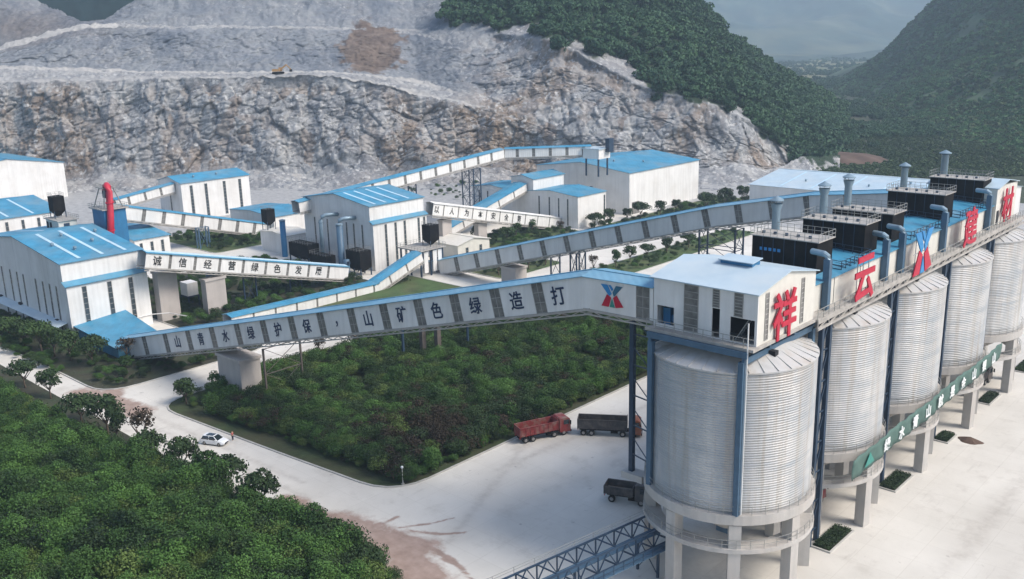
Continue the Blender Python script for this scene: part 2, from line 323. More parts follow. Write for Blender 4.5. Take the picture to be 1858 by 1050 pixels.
# rock
def rock_material():
    m = bpy.data.materials.new("quarry_rock"); m.use_nodes = True; n, l, p = nodes_of(m); MATS["quarry_rock"] = m
    p.inputs["Roughness"].default_value = 0.9; p.inputs["Specular IOR Level"].default_value = 0.2
    g = n.new("ShaderNodeNewGeometry")
    def noise(scale, det=6, st=None, ro=0.6):
        t = n.new("ShaderNodeTexNoise"); t.inputs["Scale"].default_value = scale; t.inputs["Detail"].default_value = det; t.inputs["Roughness"].default_value = ro
        mp = n.new("ShaderNodeMapping"); mp.inputs["Scale"].default_value = st or (1, 1, 1); l.new(g.outputs["Position"], mp.inputs[0]); l.new(mp.outputs[0], t.inputs["Vector"]); return t.outputs[0]
    def mr(s, a, b, lo=0, hi=1):
        r = n.new("ShaderNodeMapRange"); [setattr(r.inputs[i], "default_value", v) for i, v in ((1, a), (2, b), (3, lo), (4, hi))]; l.new(s, r.inputs[0]); return r.outputs[0]
    def mix(a, b, f, mode='MIX'):
        x = n.new("ShaderNodeMix"); x.data_type = 'RGBA'; x.blend_type = mode
        for k, s in ((6, a), (7, b), (0, f)):
            if hasattr(s, "links"): l.new(s, x.inputs[k])
            elif k == 0: x.inputs[0].default_value = s
            else: x.inputs[k].default_value = (*s, 1)
        return x.outputs[2]
    def att(nm):
        a = n.new("ShaderNodeAttribute"); a.attribute_name = nm; return a.outputs["Fac"]
    def mul(a, b):
        x = n.new("ShaderNodeMath"); x.operation = 'MULTIPLY'
        for i, s in enumerate((a, b)):
            if hasattr(s, "links"): l.new(s, x.inputs[i])
            else: x.inputs[i].default_value = s
        return x.outputs[0]
    base = mix((0.23, 0.245, 0.265), (0.37, 0.375, 0.375), mr(noise(0.05, 6), 0.3, 0.7))
    base = mix(base, (0.16, 0.18, 0.205), mul(mr(noise(0.06, 8, (1, 1, 0.25), 0.7), 0.50, 0.68), 0.75))
    base = mix(base, (0.27, 0.215, 0.168), mul(mr(noise(0.016, 7, (1, 1, 0.22), 0.65), 0.475, 0.57), att("brownable")))
    base = mix(base, (0.48, 0.475, 0.46), mul(mr(noise(0.045, 7, None, 0.7), 0.58, 0.70), 0.6))
    base = mix(base, (0.085, 0.078, 0.07), mul(mr(noise(0.16, 8, (1, 1, 0.25), 0.75), 0.58, 0.70), mul(att("face"), 0.6)))
    sp_ = noise(0.9, 5, None, 0.8); base = mix(base, (0.40, 0.40, 0.39), mul(mr(sp_, 0.58, 0.66), 0.55)); base = mix(base, (0.055, 0.06, 0.065), mul(mr(sp_, 0.44, 0.36), 0.6))
    def vor(scale, st, feature, dist=0.0):
        mp = n.new("ShaderNodeMapping"); mp.inputs["Scale"].default_value = st; mp.inputs["Rotation"].default_value = (0.5, 0.35, 0.2); l.new(g.outputs["Position"], mp.inputs[0])
        nz = n.new("ShaderNodeTexNoise"); nz.inputs["Scale"].default_value = 0.25; nz.inputs["Detail"].default_value = 4; l.new(g.outputs["Position"], nz.inputs["Vector"])
        ad = n.new("ShaderNodeVectorMath"); ad.operation = 'MULTIPLY_ADD'; ad.inputs[1].default_value = (dist, dist, dist); l.new(nz.outputs["Color"], ad.inputs[0]); l.new(mp.outputs[0], ad.inputs[2])
        v = n.new("ShaderNodeTexVoronoi"); v.feature = feature; v.inputs["Scale"].default_value = scale; l.new(ad.outputs[0], v.inputs["Vector"]); return v
    cr1 = vor(0.10, (1, 1, 0.7), 'DISTANCE_TO_EDGE', 9.0).outputs["Distance"]; base = mix(base, (0.05, 0.045, 0.045), mul(mr(cr1, 0.03, 0.008), mul(att("face"), 0.45)))
    cr2 = vor(0.33, (1, 1, 0.5), 'DISTANCE_TO_EDGE', 4.0).outputs["Distance"]; base = mix(base, (0.07, 0.065, 0.065), mul(mr(cr2, 0.045, 0.015), mul(att("face"), 0.3)))
    vc = n.new("ShaderNodeSeparateColor"); l.new(vor(0.75, (1, 1, 1), 'F1', 1.0).outputs["Color"], vc.inputs[0])
    base = mix(base, (0.55, 0.55, 0.54), mr(vc.outputs[0], 0.72, 0.95, 0, 0.75)); base = mix(base, (0.13, 0.135, 0.14), mr(vc.outputs[1], 0.72, 0.97, 0, 0.6))
    vd = n.new("ShaderNodeSeparateColor"); l.new(vor(0.16, (1, 1, 0.6), 'F1', 5.0).outputs["Color"], vd.inputs[0])
    base = mix(base, (0.46, 0.455, 0.44), mr(vd.outputs[0], 0.6, 0.9, 0, 0.55)); base = mix(base, (0.20, 0.20, 0.21), mr(vd.outputs[1], 0.7, 0.97, 0, 0.5)); base = mix(base, (0.27, 0.205, 0.155), mul(mr(vd.outputs[2], 0.7, 0.95, 0, 0.5), att("brownable")))
    base = mix(base, (0.36, 0.355, 0.34), mul(att("bench"), mr(noise(0.10, 6, None, 0.7), 0.38, 0.62, 0.2, 0.9)))
    base = mix(base, (0.13, 0.092, 0.068), mul(att("soil"), 0.85))
    base = mix(base, mix((0.145, 0.17, 0.205), (0.235, 0.255, 0.275), mr(noise(0.03, 5), 0.4, 0.6)), mul(att("upper"), mr(noise(0.035, 7, None, 0.7), 0.36, 0.6, 0.4, 0.92))); base = mix(base, mix((0.115, 0.085, 0.07), (0.20, 0.155, 0.125), mr(noise(0.12, 6, None, 0.7), 0.4, 0.6)), mul(att("soil"), 0.9)); base = mix(base, (0.50, 0.485, 0.455), att("road")); base = mix(base, (0.03, 0.05, 0.028), att("veg"))  # upper slopes tinted blue-grey, part of the distance haze put into the colour
    l.new(base, p.inputs["Base Color"])
    b = n.new("ShaderNodeBump"); b.inputs["Strength"].default_value = 0.9; b.inputs["Distance"].default_value = 1.2
    l.new(noise(0.42, 9, (1, 1, 0.7), 0.8), b.inputs["Height"]); l.new(b.outputs[0], p.inputs["Normal"])
    return m
ROCK = rock_material()

QPX = [-220, 0, 100, 170, 215, 270, 330, 450, 600, 680, 760, 830, 1000, 1180, 1245, 1300, 1350, 1400, 1440, 1480, 1530]
QF = [478, 474, 470, 468, 468, 467, 466, 463, 460, 458, 456, 455, 450, 443, 440, 438, 440, 446, 455, 468, 490]       # foot distance
Q2 = [(152, 502), (150, 500), (147, 497), (146, 496), (145, 496), (143, 495), (141, 494), (140, 490), (137, 488), (150, 486), (172, 484), (185, 480), (235, 464), (262, 452), (270, 448), (285, 446), (292, 448), (300, 455), (308, 462), (302, 476), (306, 496)]
Q3 = [(118, 548), (118, 545), (120, 540), (122, 538), (124, 536), (127, 533), (129, 530), (130, 528), (129, 526), (134, 526), (142, 525), (165, 494), (172, 478), (225, 458), (240, 453), (262, 450), (275, 452), (290, 459), (303, 465), (300, 479), (305, 498)]
Q4 = [(105, 566), (95, 575), (70, 574), (50, 572), (50, 570), (50, 568), (50, 566), (50, 565), (52, 565), (56, 566), (62, 570), (80, 540), (110, 494), (190, 466), (205, 460), (228, 456), (245, 458), (268, 464), (288, 470), (296, 484), (303, 500)]
Q5 = [(98, 592), (86, 592), (60, 590), (42, 588), (42, 586), (44, 585), (45, 583), (46, 582), (48, 581), (50, 582), (52, 585), (54, 556), (70, 504), (166, 472), (176, 466), (190, 464), (216, 466), (249, 470), (275, 476), (294, 488), (302, 502)]
Q6 = [(-80, 700), (-60, 690), (2, 650), (38, 602), (34, 602), (-2, 618), (-50, 640), (-60, 640), (-60, 640), (-60, 645), (-60, 650), (-70, 655), (-70, 660), (-40, 665), (0, 670), (56, 680), (97, 690), (129, 700), (151, 710), (172, 720), (200, 740)]
def interp(px, key): return np.interp(px, QPX, key)
NCOL = 720; qpx = np.linspace(-220, 1530, NCOL)
prof = []
def row_of(pairs): return np.interp(qpx, QPX, [a for a, b in pairs]), np.interp(qpx, QPX, [b for a, b in pairs])
bx = np.array([sight(p, 200)[0] for p in qpx])
def pts_from(py, dep):
    s = np.array([sight(a, b)[1] for a, b in zip(qpx, py)]); return np.stack([bx * dep, dep, CAMZ + s * dep], -1)
foot = np.interp(qpx, QPX, QF)
P0 = np.stack([bx * (foot - 45), foot - 45, np.full(NCOL, -1.5)], -1); P1 = np.stack([bx * (foot - 14), foot - 14, np.full(NCOL, 0.3)], -1)
tal = 1.5 + 9 * fbm(np.stack([qpx / 70.0, 0 * qpx, 0 * qpx], -1), 3) ** 1.5
PT = np.stack([bx * (foot + 2), foot + 2, tal], -1)
K2, K3, K4, K5, K6 = [pts_from(*row_of(q)) for q in (Q2, Q3, Q4, Q5, Q6)]
K7 = K6 + np.stack([bx * 120, np.full(NCOL, 120.0), np.full(NCOL, -45.0)], -1)
segs = [(P0, P1, 10, 0, 0), (P1, PT, 18, 0.18, 0), (PT, K2, 120, 1, 0), (K2, K3, 22, 0, 1), (K3, K4, 80, 0.55, 0), (K4, K5, 10, 0, 0.8), (K5, K6, 60, 0.45, 0), (K6, K7, 7, 0, 0)]
rows, wf, wbn, tt = [], [], [], []
for si, (a, b, n_, f_, be) in enumerate(segs):
    for k in range(n_):
        t = k / n_; u = t
        q = a * (1 - u) + b * u
        rows.append(q); e = min(1, min(t, 1 - t) * 6); wf.append(f_ * (0.25 + 0.75 * e)); wbn.append(be); tt.append(si + t)
QV = np.array(rows); NROW = len(rows); wf = np.array(wf)[:, None] * np.ones((1, NCOL)); wbn = np.array(wbn)[:, None] * np.ones((1, NCOL))
big = fbm(QV / 38.0, 4) - 0.5; cv, ce = cells(QV / np.array([9.0, 9.0, 13.0])); cv2, ce2 = cells(QV / np.array([3.6, 3.6, 5.0]) + 5)
ridge = 1 - np.abs(fbm(QV / np.array([14.0, 14.0, 40.0]) + 3, 4) * 2 - 1)
TL = QV + np.stack([0.45 * QV[..., 2], 0 * QV[..., 2], -0.35 * QV[..., 0]], -1)      # strata dip
cv3, ce3 = cells(TL / np.array([14.0, 8.0, 3.2]) + 9); cv4, ce4 = cells(TL / np.array([2.6, 2.6, 1.3]) + 2)
crack = np.clip(0.10 - ce, 0, 0.1) * 14 + np.clip(0.12 - ce3, 0, 0.12) * 8
rid2 = 1 - np.abs(fbm(TL / np.array([7.0, 7.0, 2.6]) + 31, 4, 0.6) * 2 - 1)
lowf = np.where(np.array(tt)[:, None] < 3, 1.0, 0.6)
east = np.clip((qpx[None, :] - 800) / 120, 0, 1); wbn = wbn * (1 - east); wf = np.maximum(wf, east * 0.8 * ((np.array(tt)[:, None] > 2) & (np.array(tt)[:, None] < 6)))
disp = wf * (big * 24 + (cv - 0.5) * 3.4 * lowf + (cv3 - 0.5) * 1.1 + (cv2 - 0.5) * 0.7 + (cv4 - 0.5) * 0.6 + (fbm(QV / 1.3, 3, 0.7) - 0.5) * 0.9 + (ridge - 0.7) * 6 + (rid2 - 0.7) * 1.6 - crack * 0.8)
loose = (1 - wf).clip(0, 1) * ((fbm(QV / 6.0, 4, 0.65) - 0.5) * 3.6 + (cells(QV / 2.4)[0] - 0.5) * 0.9)
QV2 = QV.copy(); QV2[..., 1] -= disp; QV2[..., 0] -= disp * bx[None, :]; QV2[..., 2] += disp * 0.22 + loose
edge_px = [815, 822, 930, 1000, 1100, 1165, 1185, 1290, 1350, 1400, 1440, 1470, 1540]; edge_py = [-100, 48, 55, 68, 105, 130, 166, 186, 216, 250, 276, 296, 306]
def photo_y(P):                                             # height of terrain points in survey sight rows
    d = P - np.array([0, 0, CAMZ]); z = d @ np.array(fwd_); return 525 + 1700 * (d @ np.array(down_)) / z
PY = photo_y(QV); EP = np.interp(qpx, edge_px, edge_py, left=-999)[None, :] + (fbm(QV / 9.0, 3, 0.6) - 0.5) * 85
veg = np.clip((EP - PY) / 6, 0, 1)
soil = np.exp(-(((qpx[None, :] - 680) / 62) ** 2 + ((PY - 88) / 48) ** 2) ** 2) * (np.array(tt)[:, None] > 4)
soil = np.clip((soil + (fbm(QV / 7.0 + 8, 4, 0.6) - 0.5) * 1.5 - 0.38) * 6, 0, 1) * (soil > 0.05)
soil = np.clip(soil + np.exp(-(((qpx[None, :] - 40) / 130) ** 2 + ((PY - 50) / 40) ** 2)) * 0.5 * (np.array(tt)[:, None] > 4.8), 0, 1)
brown = np.clip(wf * 1.3, 0.0, 1) * np.where(np.array(tt)[:, None] < 3, 1.0, np.clip(0.45 + east, 0, 1))
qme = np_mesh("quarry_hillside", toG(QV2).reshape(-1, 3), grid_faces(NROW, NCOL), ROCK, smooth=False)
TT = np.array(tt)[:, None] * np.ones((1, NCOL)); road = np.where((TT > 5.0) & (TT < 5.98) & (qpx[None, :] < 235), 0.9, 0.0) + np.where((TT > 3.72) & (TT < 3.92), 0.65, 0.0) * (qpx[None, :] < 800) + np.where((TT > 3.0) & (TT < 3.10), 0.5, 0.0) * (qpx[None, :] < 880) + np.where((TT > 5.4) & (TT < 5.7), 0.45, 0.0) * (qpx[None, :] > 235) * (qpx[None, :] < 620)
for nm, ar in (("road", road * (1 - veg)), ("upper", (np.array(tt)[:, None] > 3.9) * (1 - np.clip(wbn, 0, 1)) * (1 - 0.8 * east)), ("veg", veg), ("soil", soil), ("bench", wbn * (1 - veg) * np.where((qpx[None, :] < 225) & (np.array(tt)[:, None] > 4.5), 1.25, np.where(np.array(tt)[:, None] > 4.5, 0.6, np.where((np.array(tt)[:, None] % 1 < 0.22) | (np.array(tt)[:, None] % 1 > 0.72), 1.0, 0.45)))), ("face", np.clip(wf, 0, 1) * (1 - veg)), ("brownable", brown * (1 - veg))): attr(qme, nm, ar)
qo = link("quarry_hillside", qme); qo["kind"] = "structure"; qo["label"] = "grey and brown quarry rock face cut in benches below the wooded hill"
# ground, hills beyond
GRASSY = mat("scrub_ground", (0.036, 0.050, 0.024), 0.95, var=0.35, vs=0.02, dirt=(0.075, 0.062, 0.034), dirt_amt=0.7, dirt_s=0.02)
FIELDS = mat("valley_fields", (0.075, 0.09, 0.042), 0.95, var=0.4, vs=0.004, dirt=(0.22, 0.19, 0.085), dirt_amt=0.9, dirt_s=0.006)
structure("ground", MB().box(-7000, 4000, -1500, 8500, -1.2, -0.6), GRASSY)
def hill(name, cols, m, nrow, amp, nscale, back=300, power=1.5, ncol=160, seed=0):
    """cols: (bearing px, foot distance, crest py, crest distance)"""
    px = np.linspace(cols[0][0], cols[-1][0], ncol); c = np.array(cols, float)
    fd, cpY, cd = [np.interp(px, c[:, 0], c[:, i]) for i in (1, 2, 3)]
    b = np.array([sight(p, 150)[0] for p in px]); cz = np.array([CAMZ + sight(p, y)[1] * d for p, y, d in zip(px, cpY, cd)])
    rows = []
    for k in range(nrow):
        t = k / (nrow - 1) * 1.25
        if t <= 1: d = fd + (cd - fd) * t; z = -2 + (cz + 2) * t ** power
        else: d = cd + (t - 1) * 4 * back; z = cz * (1 - (t - 1) * 2.2)
        rows.append(np.stack([b * d, d, z], -1))
    v = np.array(rows); w = np.sin(np.linspace(0, 1, nrow) * math.pi)[:, None]
    v[..., 2] += w * amp * ((fbm(v / nscale + seed, 5) - 0.5) * 2)
    o = link(name, np_mesh(name, toG(v).reshape(-1, 3), grid_faces(nrow, ncol), m)); o["kind"] = "structure"
    return v, px
RH = [(1440, 1700, 158, 1800), (1490, 1300, 152, 1500), (1530, 1020, 132, 1450), (1560, 900, 117, 1400), (1600, 790, 87, 1350), (1640, 710, 42, 1320), (1680, 650, 4, 1300), (1760, 570, -80, 1250), (1860, 500, -150, 1150), (2100, 420, -320, 1000)]
HILLM = mat("hill_scrub", (0.055, 0.092, 0.040), 0.95, var=0.5, vs=0.05, dirt=(0.02, 0.036, 0.022), dirt_amt=0.9, dirt_s=0.014, bump=0.9, bs=0.25)
rhv, rhpx = hill("hill", RH, HILLM, 90, 22, 140.0)
FARM = mat("far_hill_forest", (0.022, 0.044, 0.030), 0.95, var=0.5, vs=0.01, bump=0.9, bs=0.03, dirt=(0.12, 0.125, 0.07), dirt_amt=0.8, dirt_s=0.004)
FARD = mat("dark_hill_forest", (0.007, 0.022, 0.022), 0.95, var=0.4, vs=0.03, bump=0.8, bs=0.1)
hill("hill", [(-60, 790, -30, 930), (60, 790, -40, 930), (200, 790, -50, 930), (330, 790, -60, 930), (500, 790, -60, 930)], FARD, 40, 14, 60.0, seed=5)
hill("mountain", [(1050, 3300, -60, 4600), (1180, 3300, -10, 4600), (1260, 3200, -30, 4600), (1380, 3300, -14, 4700), (1480, 3300, -40, 4800), (1600, 3300, -20, 4700), (1750, 3400, -50, 4800), (2000, 3400, -50, 4800)], FARM, 70, 110, 520.0, back=900, power=1.1, seed=9)
VTR = []
for k in range(1500):
    d = 1250 + 1900 * rnd.random() ** 1.2; band = fbm(np.array([[d / 130.0, 3.3, 0.0]]), 2)[0]
    if band + 0.25 * rnd.random() > 0.60: b_ = sight(1330 + 320 * rnd.random(), 120)[0]; VTR.append((b_ * d, d, 1.0))
hill("mountain", [(1150, 2500, 92, 2900), (1300, 2400, 84, 2900), (1400, 2450, 96, 2900), (1520, 2500, 100, 2900), (1650, 2500, 80, 2900), (1800, 2400, 60, 2900)], FARM, 40, 25, 200.0, back=200, power=1.2, seed=3)
fx0, fx1 = C2G(480, 1500), C2G(900, 2700)
fm = MB(); fm.prism([C2G(300, 1250), C2G(900, 1250), C2G(1500, 2700), C2G(500, 2700)], -0.55, -0.3); structure("field", fm, FIELDS)
# brown bare soil mound by the wood's foot
sm = []
for i in range(26):
    for k in range(40):
        x = -1 + 2 * k / 39; y = -1 + 2 * i / 25; r2 = x * x + y * y
        sm.append((178 + x * 24, 505 + y * 22, -1.0 + max(0, 1 - r2) ** 0.7 * 4.0 + 0.5 * math.sin(x * 9 + y * 5)))
SOILM = mat("bare_brown_soil", (0.105, 0.068, 0.05), 0.95, var=0.25, vs=0.15, bump=0.4, bs=0.6)
mo = link("soil_mound", np_mesh("soil_mound", toG(np.array(sm)), grid_faces(26, 40), SOILM)); mo["kind"] = "structure"

# forest and scrub: masses nobody could count
FT = [proto("forest_clump_%d" % i, LEAFF, 40 + i, 420, 1.0, 0.95, 0.17, 9) for i in range(4)]
ST = [proto("scrub_clump_%d" % i, LEAFS, 60 + i, 240, 1.0, 0.7, 0.2, 7) for i in range(3)]
LEAFH = leafy("slope_leaves", (0.034, 0.098, 0.042), (0.125, 0.240, 0.085), patch=0.012)
HT = [proto("slope_clump_%d" % i, LEAFH, 70 + i, 300, 1.0, 0.85, 0.19, 8) for i in range(3)]
gR = np.random.RandomState(5)
vi = np.argwhere(veg > 0.6); vi = vi[(vi[:, 0] > 90)]
# area-weighted choice over the wooded cells
dx_ = np.linalg.norm(np.diff(QV2, axis=1, append=QV2[:, -1:]), axis=-1); dy_ = np.linalg.norm(np.diff(QV2, axis=0, append=QV2[-1:]), axis=-1)
wa = (dx_ * dy_)[vi[:, 0], vi[:, 1]]; pick = vi[gR.choice(len(vi), 5200, p=wa / wa.sum())]
fp = QV2[pick[:, 0], pick[:, 1]] + gR.normal(size=(5200, 3)) * np.array([2.0, 2.0, 0.4]); fs = 2.3 + 3.8 * gR.rand(5200) ** 2.2; fp[:, 2] += fs * 0.45
# flat woods between the hill and the far slope
n2 = 2600; dd = 500 + 800 * gR.rand(n2) ** 1.3; bb = sight(1440, 200)[0] + (sight(1720, 200)[0] - sight(1440, 200)[0]) * gR.rand(n2)
keep = fbm(np.stack([bb * dd, dd, dd * 0], -1) / 45.0, 3) > 0.44; f2 = np.stack([bb * dd, dd, 1.0 + 0 * dd], -1)[keep]; s2 = 2.0 + 2.6 * gR.rand(len(f2))
f2 = f2[f2[:, 1] > 545]; s2 = s2[:len(f2)]
VT_ = np.array(VTR); scatter("forest", toG(np.concatenate([fp, f2, VT_])), np.concatenate([fs, s2, 3.5 + 3.0 * gR.rand(len(VT_))]), FT, "dark green wood covering the hill above the quarry and the valley floor", "forest")
ri = gR.randint(0, 69, 26000); rj = gR.randint(0, len(rhpx) - 1, 26000); wr = gR.rand(26000, 1); rp = rhv[ri, rj] * wr + rhv[ri + 1, rj + 1] * (1 - wr); msk = fbm(rp / 60.0 + 2, 4) + 0.26 * gR.rand(26000) > 0.47; rp = rp[msk]
rp[:, 2] += 0.3
scatter("scrub", toG(rp), 1.3 + 3.0 * gR.rand(len(rp)) ** 2, HT + ST, "patchy green scrub over the long slope beyond the silos", "scrub")
n3 = 5200; dd = 430 + 240 * gR.rand(n3); bb = sight(1440, 200)[0] + (sight(1950, 200)[0] - sight(1440, 200)[0]) * gR.rand(n3)
p3 = np.stack([bb * dd, dd, 0 * dd], -1); p3 = p3[np.hypot((p3[:, 0] - 178) / 26, (p3[:, 1] - 505) / 24) > 1]
scatter("scrub", toG(p3), 0.7 + 1.7 * gR.rand(len(p3)) ** 2.5, ST, "low green scrub on the flat ground behind the far silos", "scrub")

# ------------------------------------------------------------------ yard, roads, kerbs, beds
def yard_material():
    m = bpy.data.materials.new("yard_concrete"); m.use_nodes = True; n, l, p = nodes_of(m); MATS["yard_concrete"] = m
    p.inputs["Roughness"].default_value = 0.8; p.inputs["Specular IOR Level"].default_value = 0.3
    g = n.new("ShaderNodeNewGeometry")
    def noise(scale, det=5, st=(1, 1, 1), ro=0.6):
        t = n.new("ShaderNodeTexNoise"); t.inputs["Scale"].default_value = scale; t.inputs["Detail"].default_value = det; t.inputs["Roughness"].default_value = ro
        mp = n.new("ShaderNodeMapping"); mp.inputs["Scale"].default_value = st; l.new(g.outputs["Position"], mp.inputs[0]); l.new(mp.outputs[0], t.inputs["Vector"]); return t.outputs[0]
    def mr(s, a, b, lo=0, hi=1):
        r = n.new("ShaderNodeMapRange"); [setattr(r.inputs[i], "default_value", v) for i, v in ((1, a), (2, b), (3, lo), (4, hi))]; l.new(s, r.inputs[0]); return r.outputs[0]
    def mix(a, b, f):
        x = n.new("ShaderNodeMix"); x.data_type = 'RGBA'
        for k, s in ((6, a), (7, b), (0, f)):
            if hasattr(s, "links"): l.new(s, x.inputs[k])
            elif k == 0: x.inputs[0].default_value = s
            else: x.inputs[k].default_value = (*s, 1)
        return x.outputs[2]
    def att(nm):
        a = n.new("ShaderNodeAttribute"); a.attribute_name = nm; return a.outputs["Fac"]
    def op(o, a, b):
        x = n.new("ShaderNodeMath"); x.operation = o; x.use_clamp = True
        for i, s in enumerate((a, b)):
            if hasattr(s, "links"): l.new(s, x.inputs[i])
            else: x.inputs[i].default_value = s
        return x.outputs[0]
    c = mix((0.52, 0.495, 0.445), (0.68, 0.655, 0.60), mr(noise(0.05, 6), 0.3, 0.7))
    br = n.new("ShaderNodeTexBrick"); br.offset = 0; br.inputs["Scale"].default_value = 1.0; br.inputs["Brick Width"].default_value = 6.0; br.inputs["Row Height"].default_value = 5.0; br.inputs["Mortar Size"].default_value = 0.035; br.inputs["Mortar Smooth"].default_value = 0.3
    br.inputs["Color1"].default_value = (0.96, 0.96, 0.955, 1); br.inputs["Color2"].default_value = (1.02, 1.02, 1.015, 1); br.inputs["Mortar"].default_value = (0.74, 0.72, 0.69, 1); l.new(g.outputs["Position"], br.inputs["Vector"])
    x = n.new("ShaderNodeMix"); x.data_type = 'RGBA'; x.blend_type = 'MULTIPLY'; x.inputs[0].default_value = 0.5; l.new(c, x.inputs[6]); l.new(br.outputs["Color"], x.inputs[7]); c = x.outputs[2]
    c = mix(c, (0.36, 0.33, 0.29), mr(noise(0.16, 7, (1, 1, 1), 0.7), 0.54, 0.74, 0, 0.55)); c = mix(c, (0.30, 0.28, 0.25), mr(noise(1.1, 7, (1, 0.12, 1), 0.75), 0.58, 0.72, 0, 0.35)); c = mix(c, (0.13, 0.12, 0.11), mr(noise(0.55, 3, (1, 1, 1), 0.5), 0.70, 0.76, 0, 0.4))
    c = mix(c, (0.27, 0.24, 0.21), op('MULTIPLY', att("track"), mr(noise(0.8, 4), 0.35, 0.65, 0.25, 0.75)))
    mud = op('MULTIPLY', mr(op('ADD', att("mud"), mr(noise(0.35, 6, (1, 1, 1), 0.7), 0.2, 0.8, -0.45, 0.45)), 0.35, 0.75), 0.85)
    c = mix(c, mix((0.23, 0.145, 0.11), (0.34, 0.235, 0.19), mr(noise(0.6, 5), 0.35, 0.65)), mud)
    gr = mr(op('ADD', att("gravel"), mr(noise(0.12, 6, (1, 1, 1), 0.7), 0.2, 0.8, -0.4, 0.4)), 0.4, 0.7)
    c = mix(c, mix((0.24, 0.245, 0.25), (0.42, 0.42, 0.41), mr(noise(0.4, 6, (1, 1, 1), 0.75), 0.35, 0.65)), gr)
    l.new(c, p.inputs["Base Color"])
    b = n.new("ShaderNodeBump"); b.inputs["Strength"].default_value = 0.15; b.inputs["Distance"].default_value = 0.2; l.new(noise(1.2, 5), b.inputs["Height"]); l.new(b.outputs[0], p.inputs["Normal"])
    return m
YARD = yard_material()
gx = np.concatenate([np.arange(-420, -130, 2.5), np.arange(-130, -60, 1.0), np.arange(-60, 0, 0.45), np.arange(0, 20, 1.0), np.arange(20, 161, 2.0)]); gy = np.concatenate([np.arange(-60, -34, 2.0), np.arange(-34, -8, 0.45), np.arange(-8, 12, 0.9), np.arange(12, 301, 2.5)])
GXm, GYm = np.meshgrid(gx, gy); yv = np.stack([GXm, GYm, 0 * GXm], -1)
def segd(ax, ay, bx2, by2):
    dx, dy = bx2 - ax, by2 - ay; t = np.clip(((GXm - ax) * dx + (GYm - ay) * dy) / (dx * dx + dy * dy), 0, 1); return np.hypot(GXm - ax - t * dx, GYm - ay - t * dy)
mudm = 0 * GXm; wob = fbm(yv / 3.0, 3)
for a, b, w in (((-57, -27), (-44, -26), 2.2), ((-46, -26.5), (-32, -23.5), 4.0), ((-36, -25), (-18, -30), 4.0), ((-42, -30), (-20, -34), 4.0), ((-38, -21.5), (-35.6, -18), 0.45), ((-35.6, -18), (-34.2, -14.6), 0.3), ((-36, -21), (-32.4, -19.2), 0.5), ((-32.4, -19.2), (-30.2, -16.6), 0.3), ((-41, -23), (-40.5, -19.6), 0.5), ((-33, -22), (-24, -23.2), 0.6), ((-24, -23.2), (-14, -27), 0.4), ((-31, -24.5), (-22, -26.6), 0.7), ((-22, -26.6), (-10, -32), 0.45), ((-33, -26.5), (-22, -29.6), 0.6), ((-22, -29.6), (-14, -34), 0.45), ((-127, -27), (-108, -24), 3.2), ((-124, -22), (-116, -26), 2.4)):
    mudm = np.maximum(mudm, np.exp(-((segd(*a, *b) + (wob - 0.5) * 1.1 * min(1, w)) / w) ** 2))
trk = 0 * GXm
for a, b in (((-108, -24), (-60, -22)), ((-108, -26.5), (-55, -24.5)), ((-40, 0), (-36, 60)), ((-44, 12), (-30, -20)), ((-34, 20), (-14, 3)), ((-116, -10), (-115, 120)), ((-113, 0), (-112.5, 120)), ((20, -30), (24, 100)), ((26, -20), (30, 110))):
    d_ = segd(*a, *b); trk = np.maximum(trk, 0.42 * np.exp(-(d_ / 0.6) ** 2) + 0.2 * np.exp(-(d_ / 2.5) ** 2))
trk = np.maximum(trk, 0.30 * np.exp(-((GXm) / 9.0) ** 4) * (GYm > -12) * (GYm < 110))  # one broad darker band along the ground below the silo row
grv = np.clip((-228 - GXm) / 25, 0, 1); grv = np.maximum(grv, np.clip((GYm - 185) / 30, 0, 1) * (GXm < -30)); grv = np.maximum(grv, np.clip((-185 - GXm) / 20, 0, 1) * (GYm > 95))
ym = np_mesh("yard", yv.reshape(-1, 3), grid_faces(len(gy), len(gx)), YARD, smooth=False)
attr(ym, "mud", mudm); attr(ym, "track", trk); attr(ym, "gravel", grv)
yo = link("yard", ym); yo["kind"] = "structure"
LAWN = mat("lawn_grass", (0.055, 0.095, 0.030), 0.95, var=0.3, vs=0.25, dirt=(0.13, 0.105, 0.06), dirt_amt=0.55, dirt_s=0.09, bump=0.5, bs=2.0)
BED = mat("bed_earth", (0.045, 0.045, 0.028), 0.95, var=0.3, vs=0.4, dirt=(0.03, 0.05, 0.02), dirt_amt=0.9, dirt_s=0.2, bump=0.5, bs=2.0)
ISLM = mat("island_ground", (0.040, 0.058, 0.022), 0.95, var=0.35, vs=0.3, dirt=(0.085, 0.065, 0.04), dirt_amt=0.7, dirt_s=0.06, bump=0.5, bs=2.0)
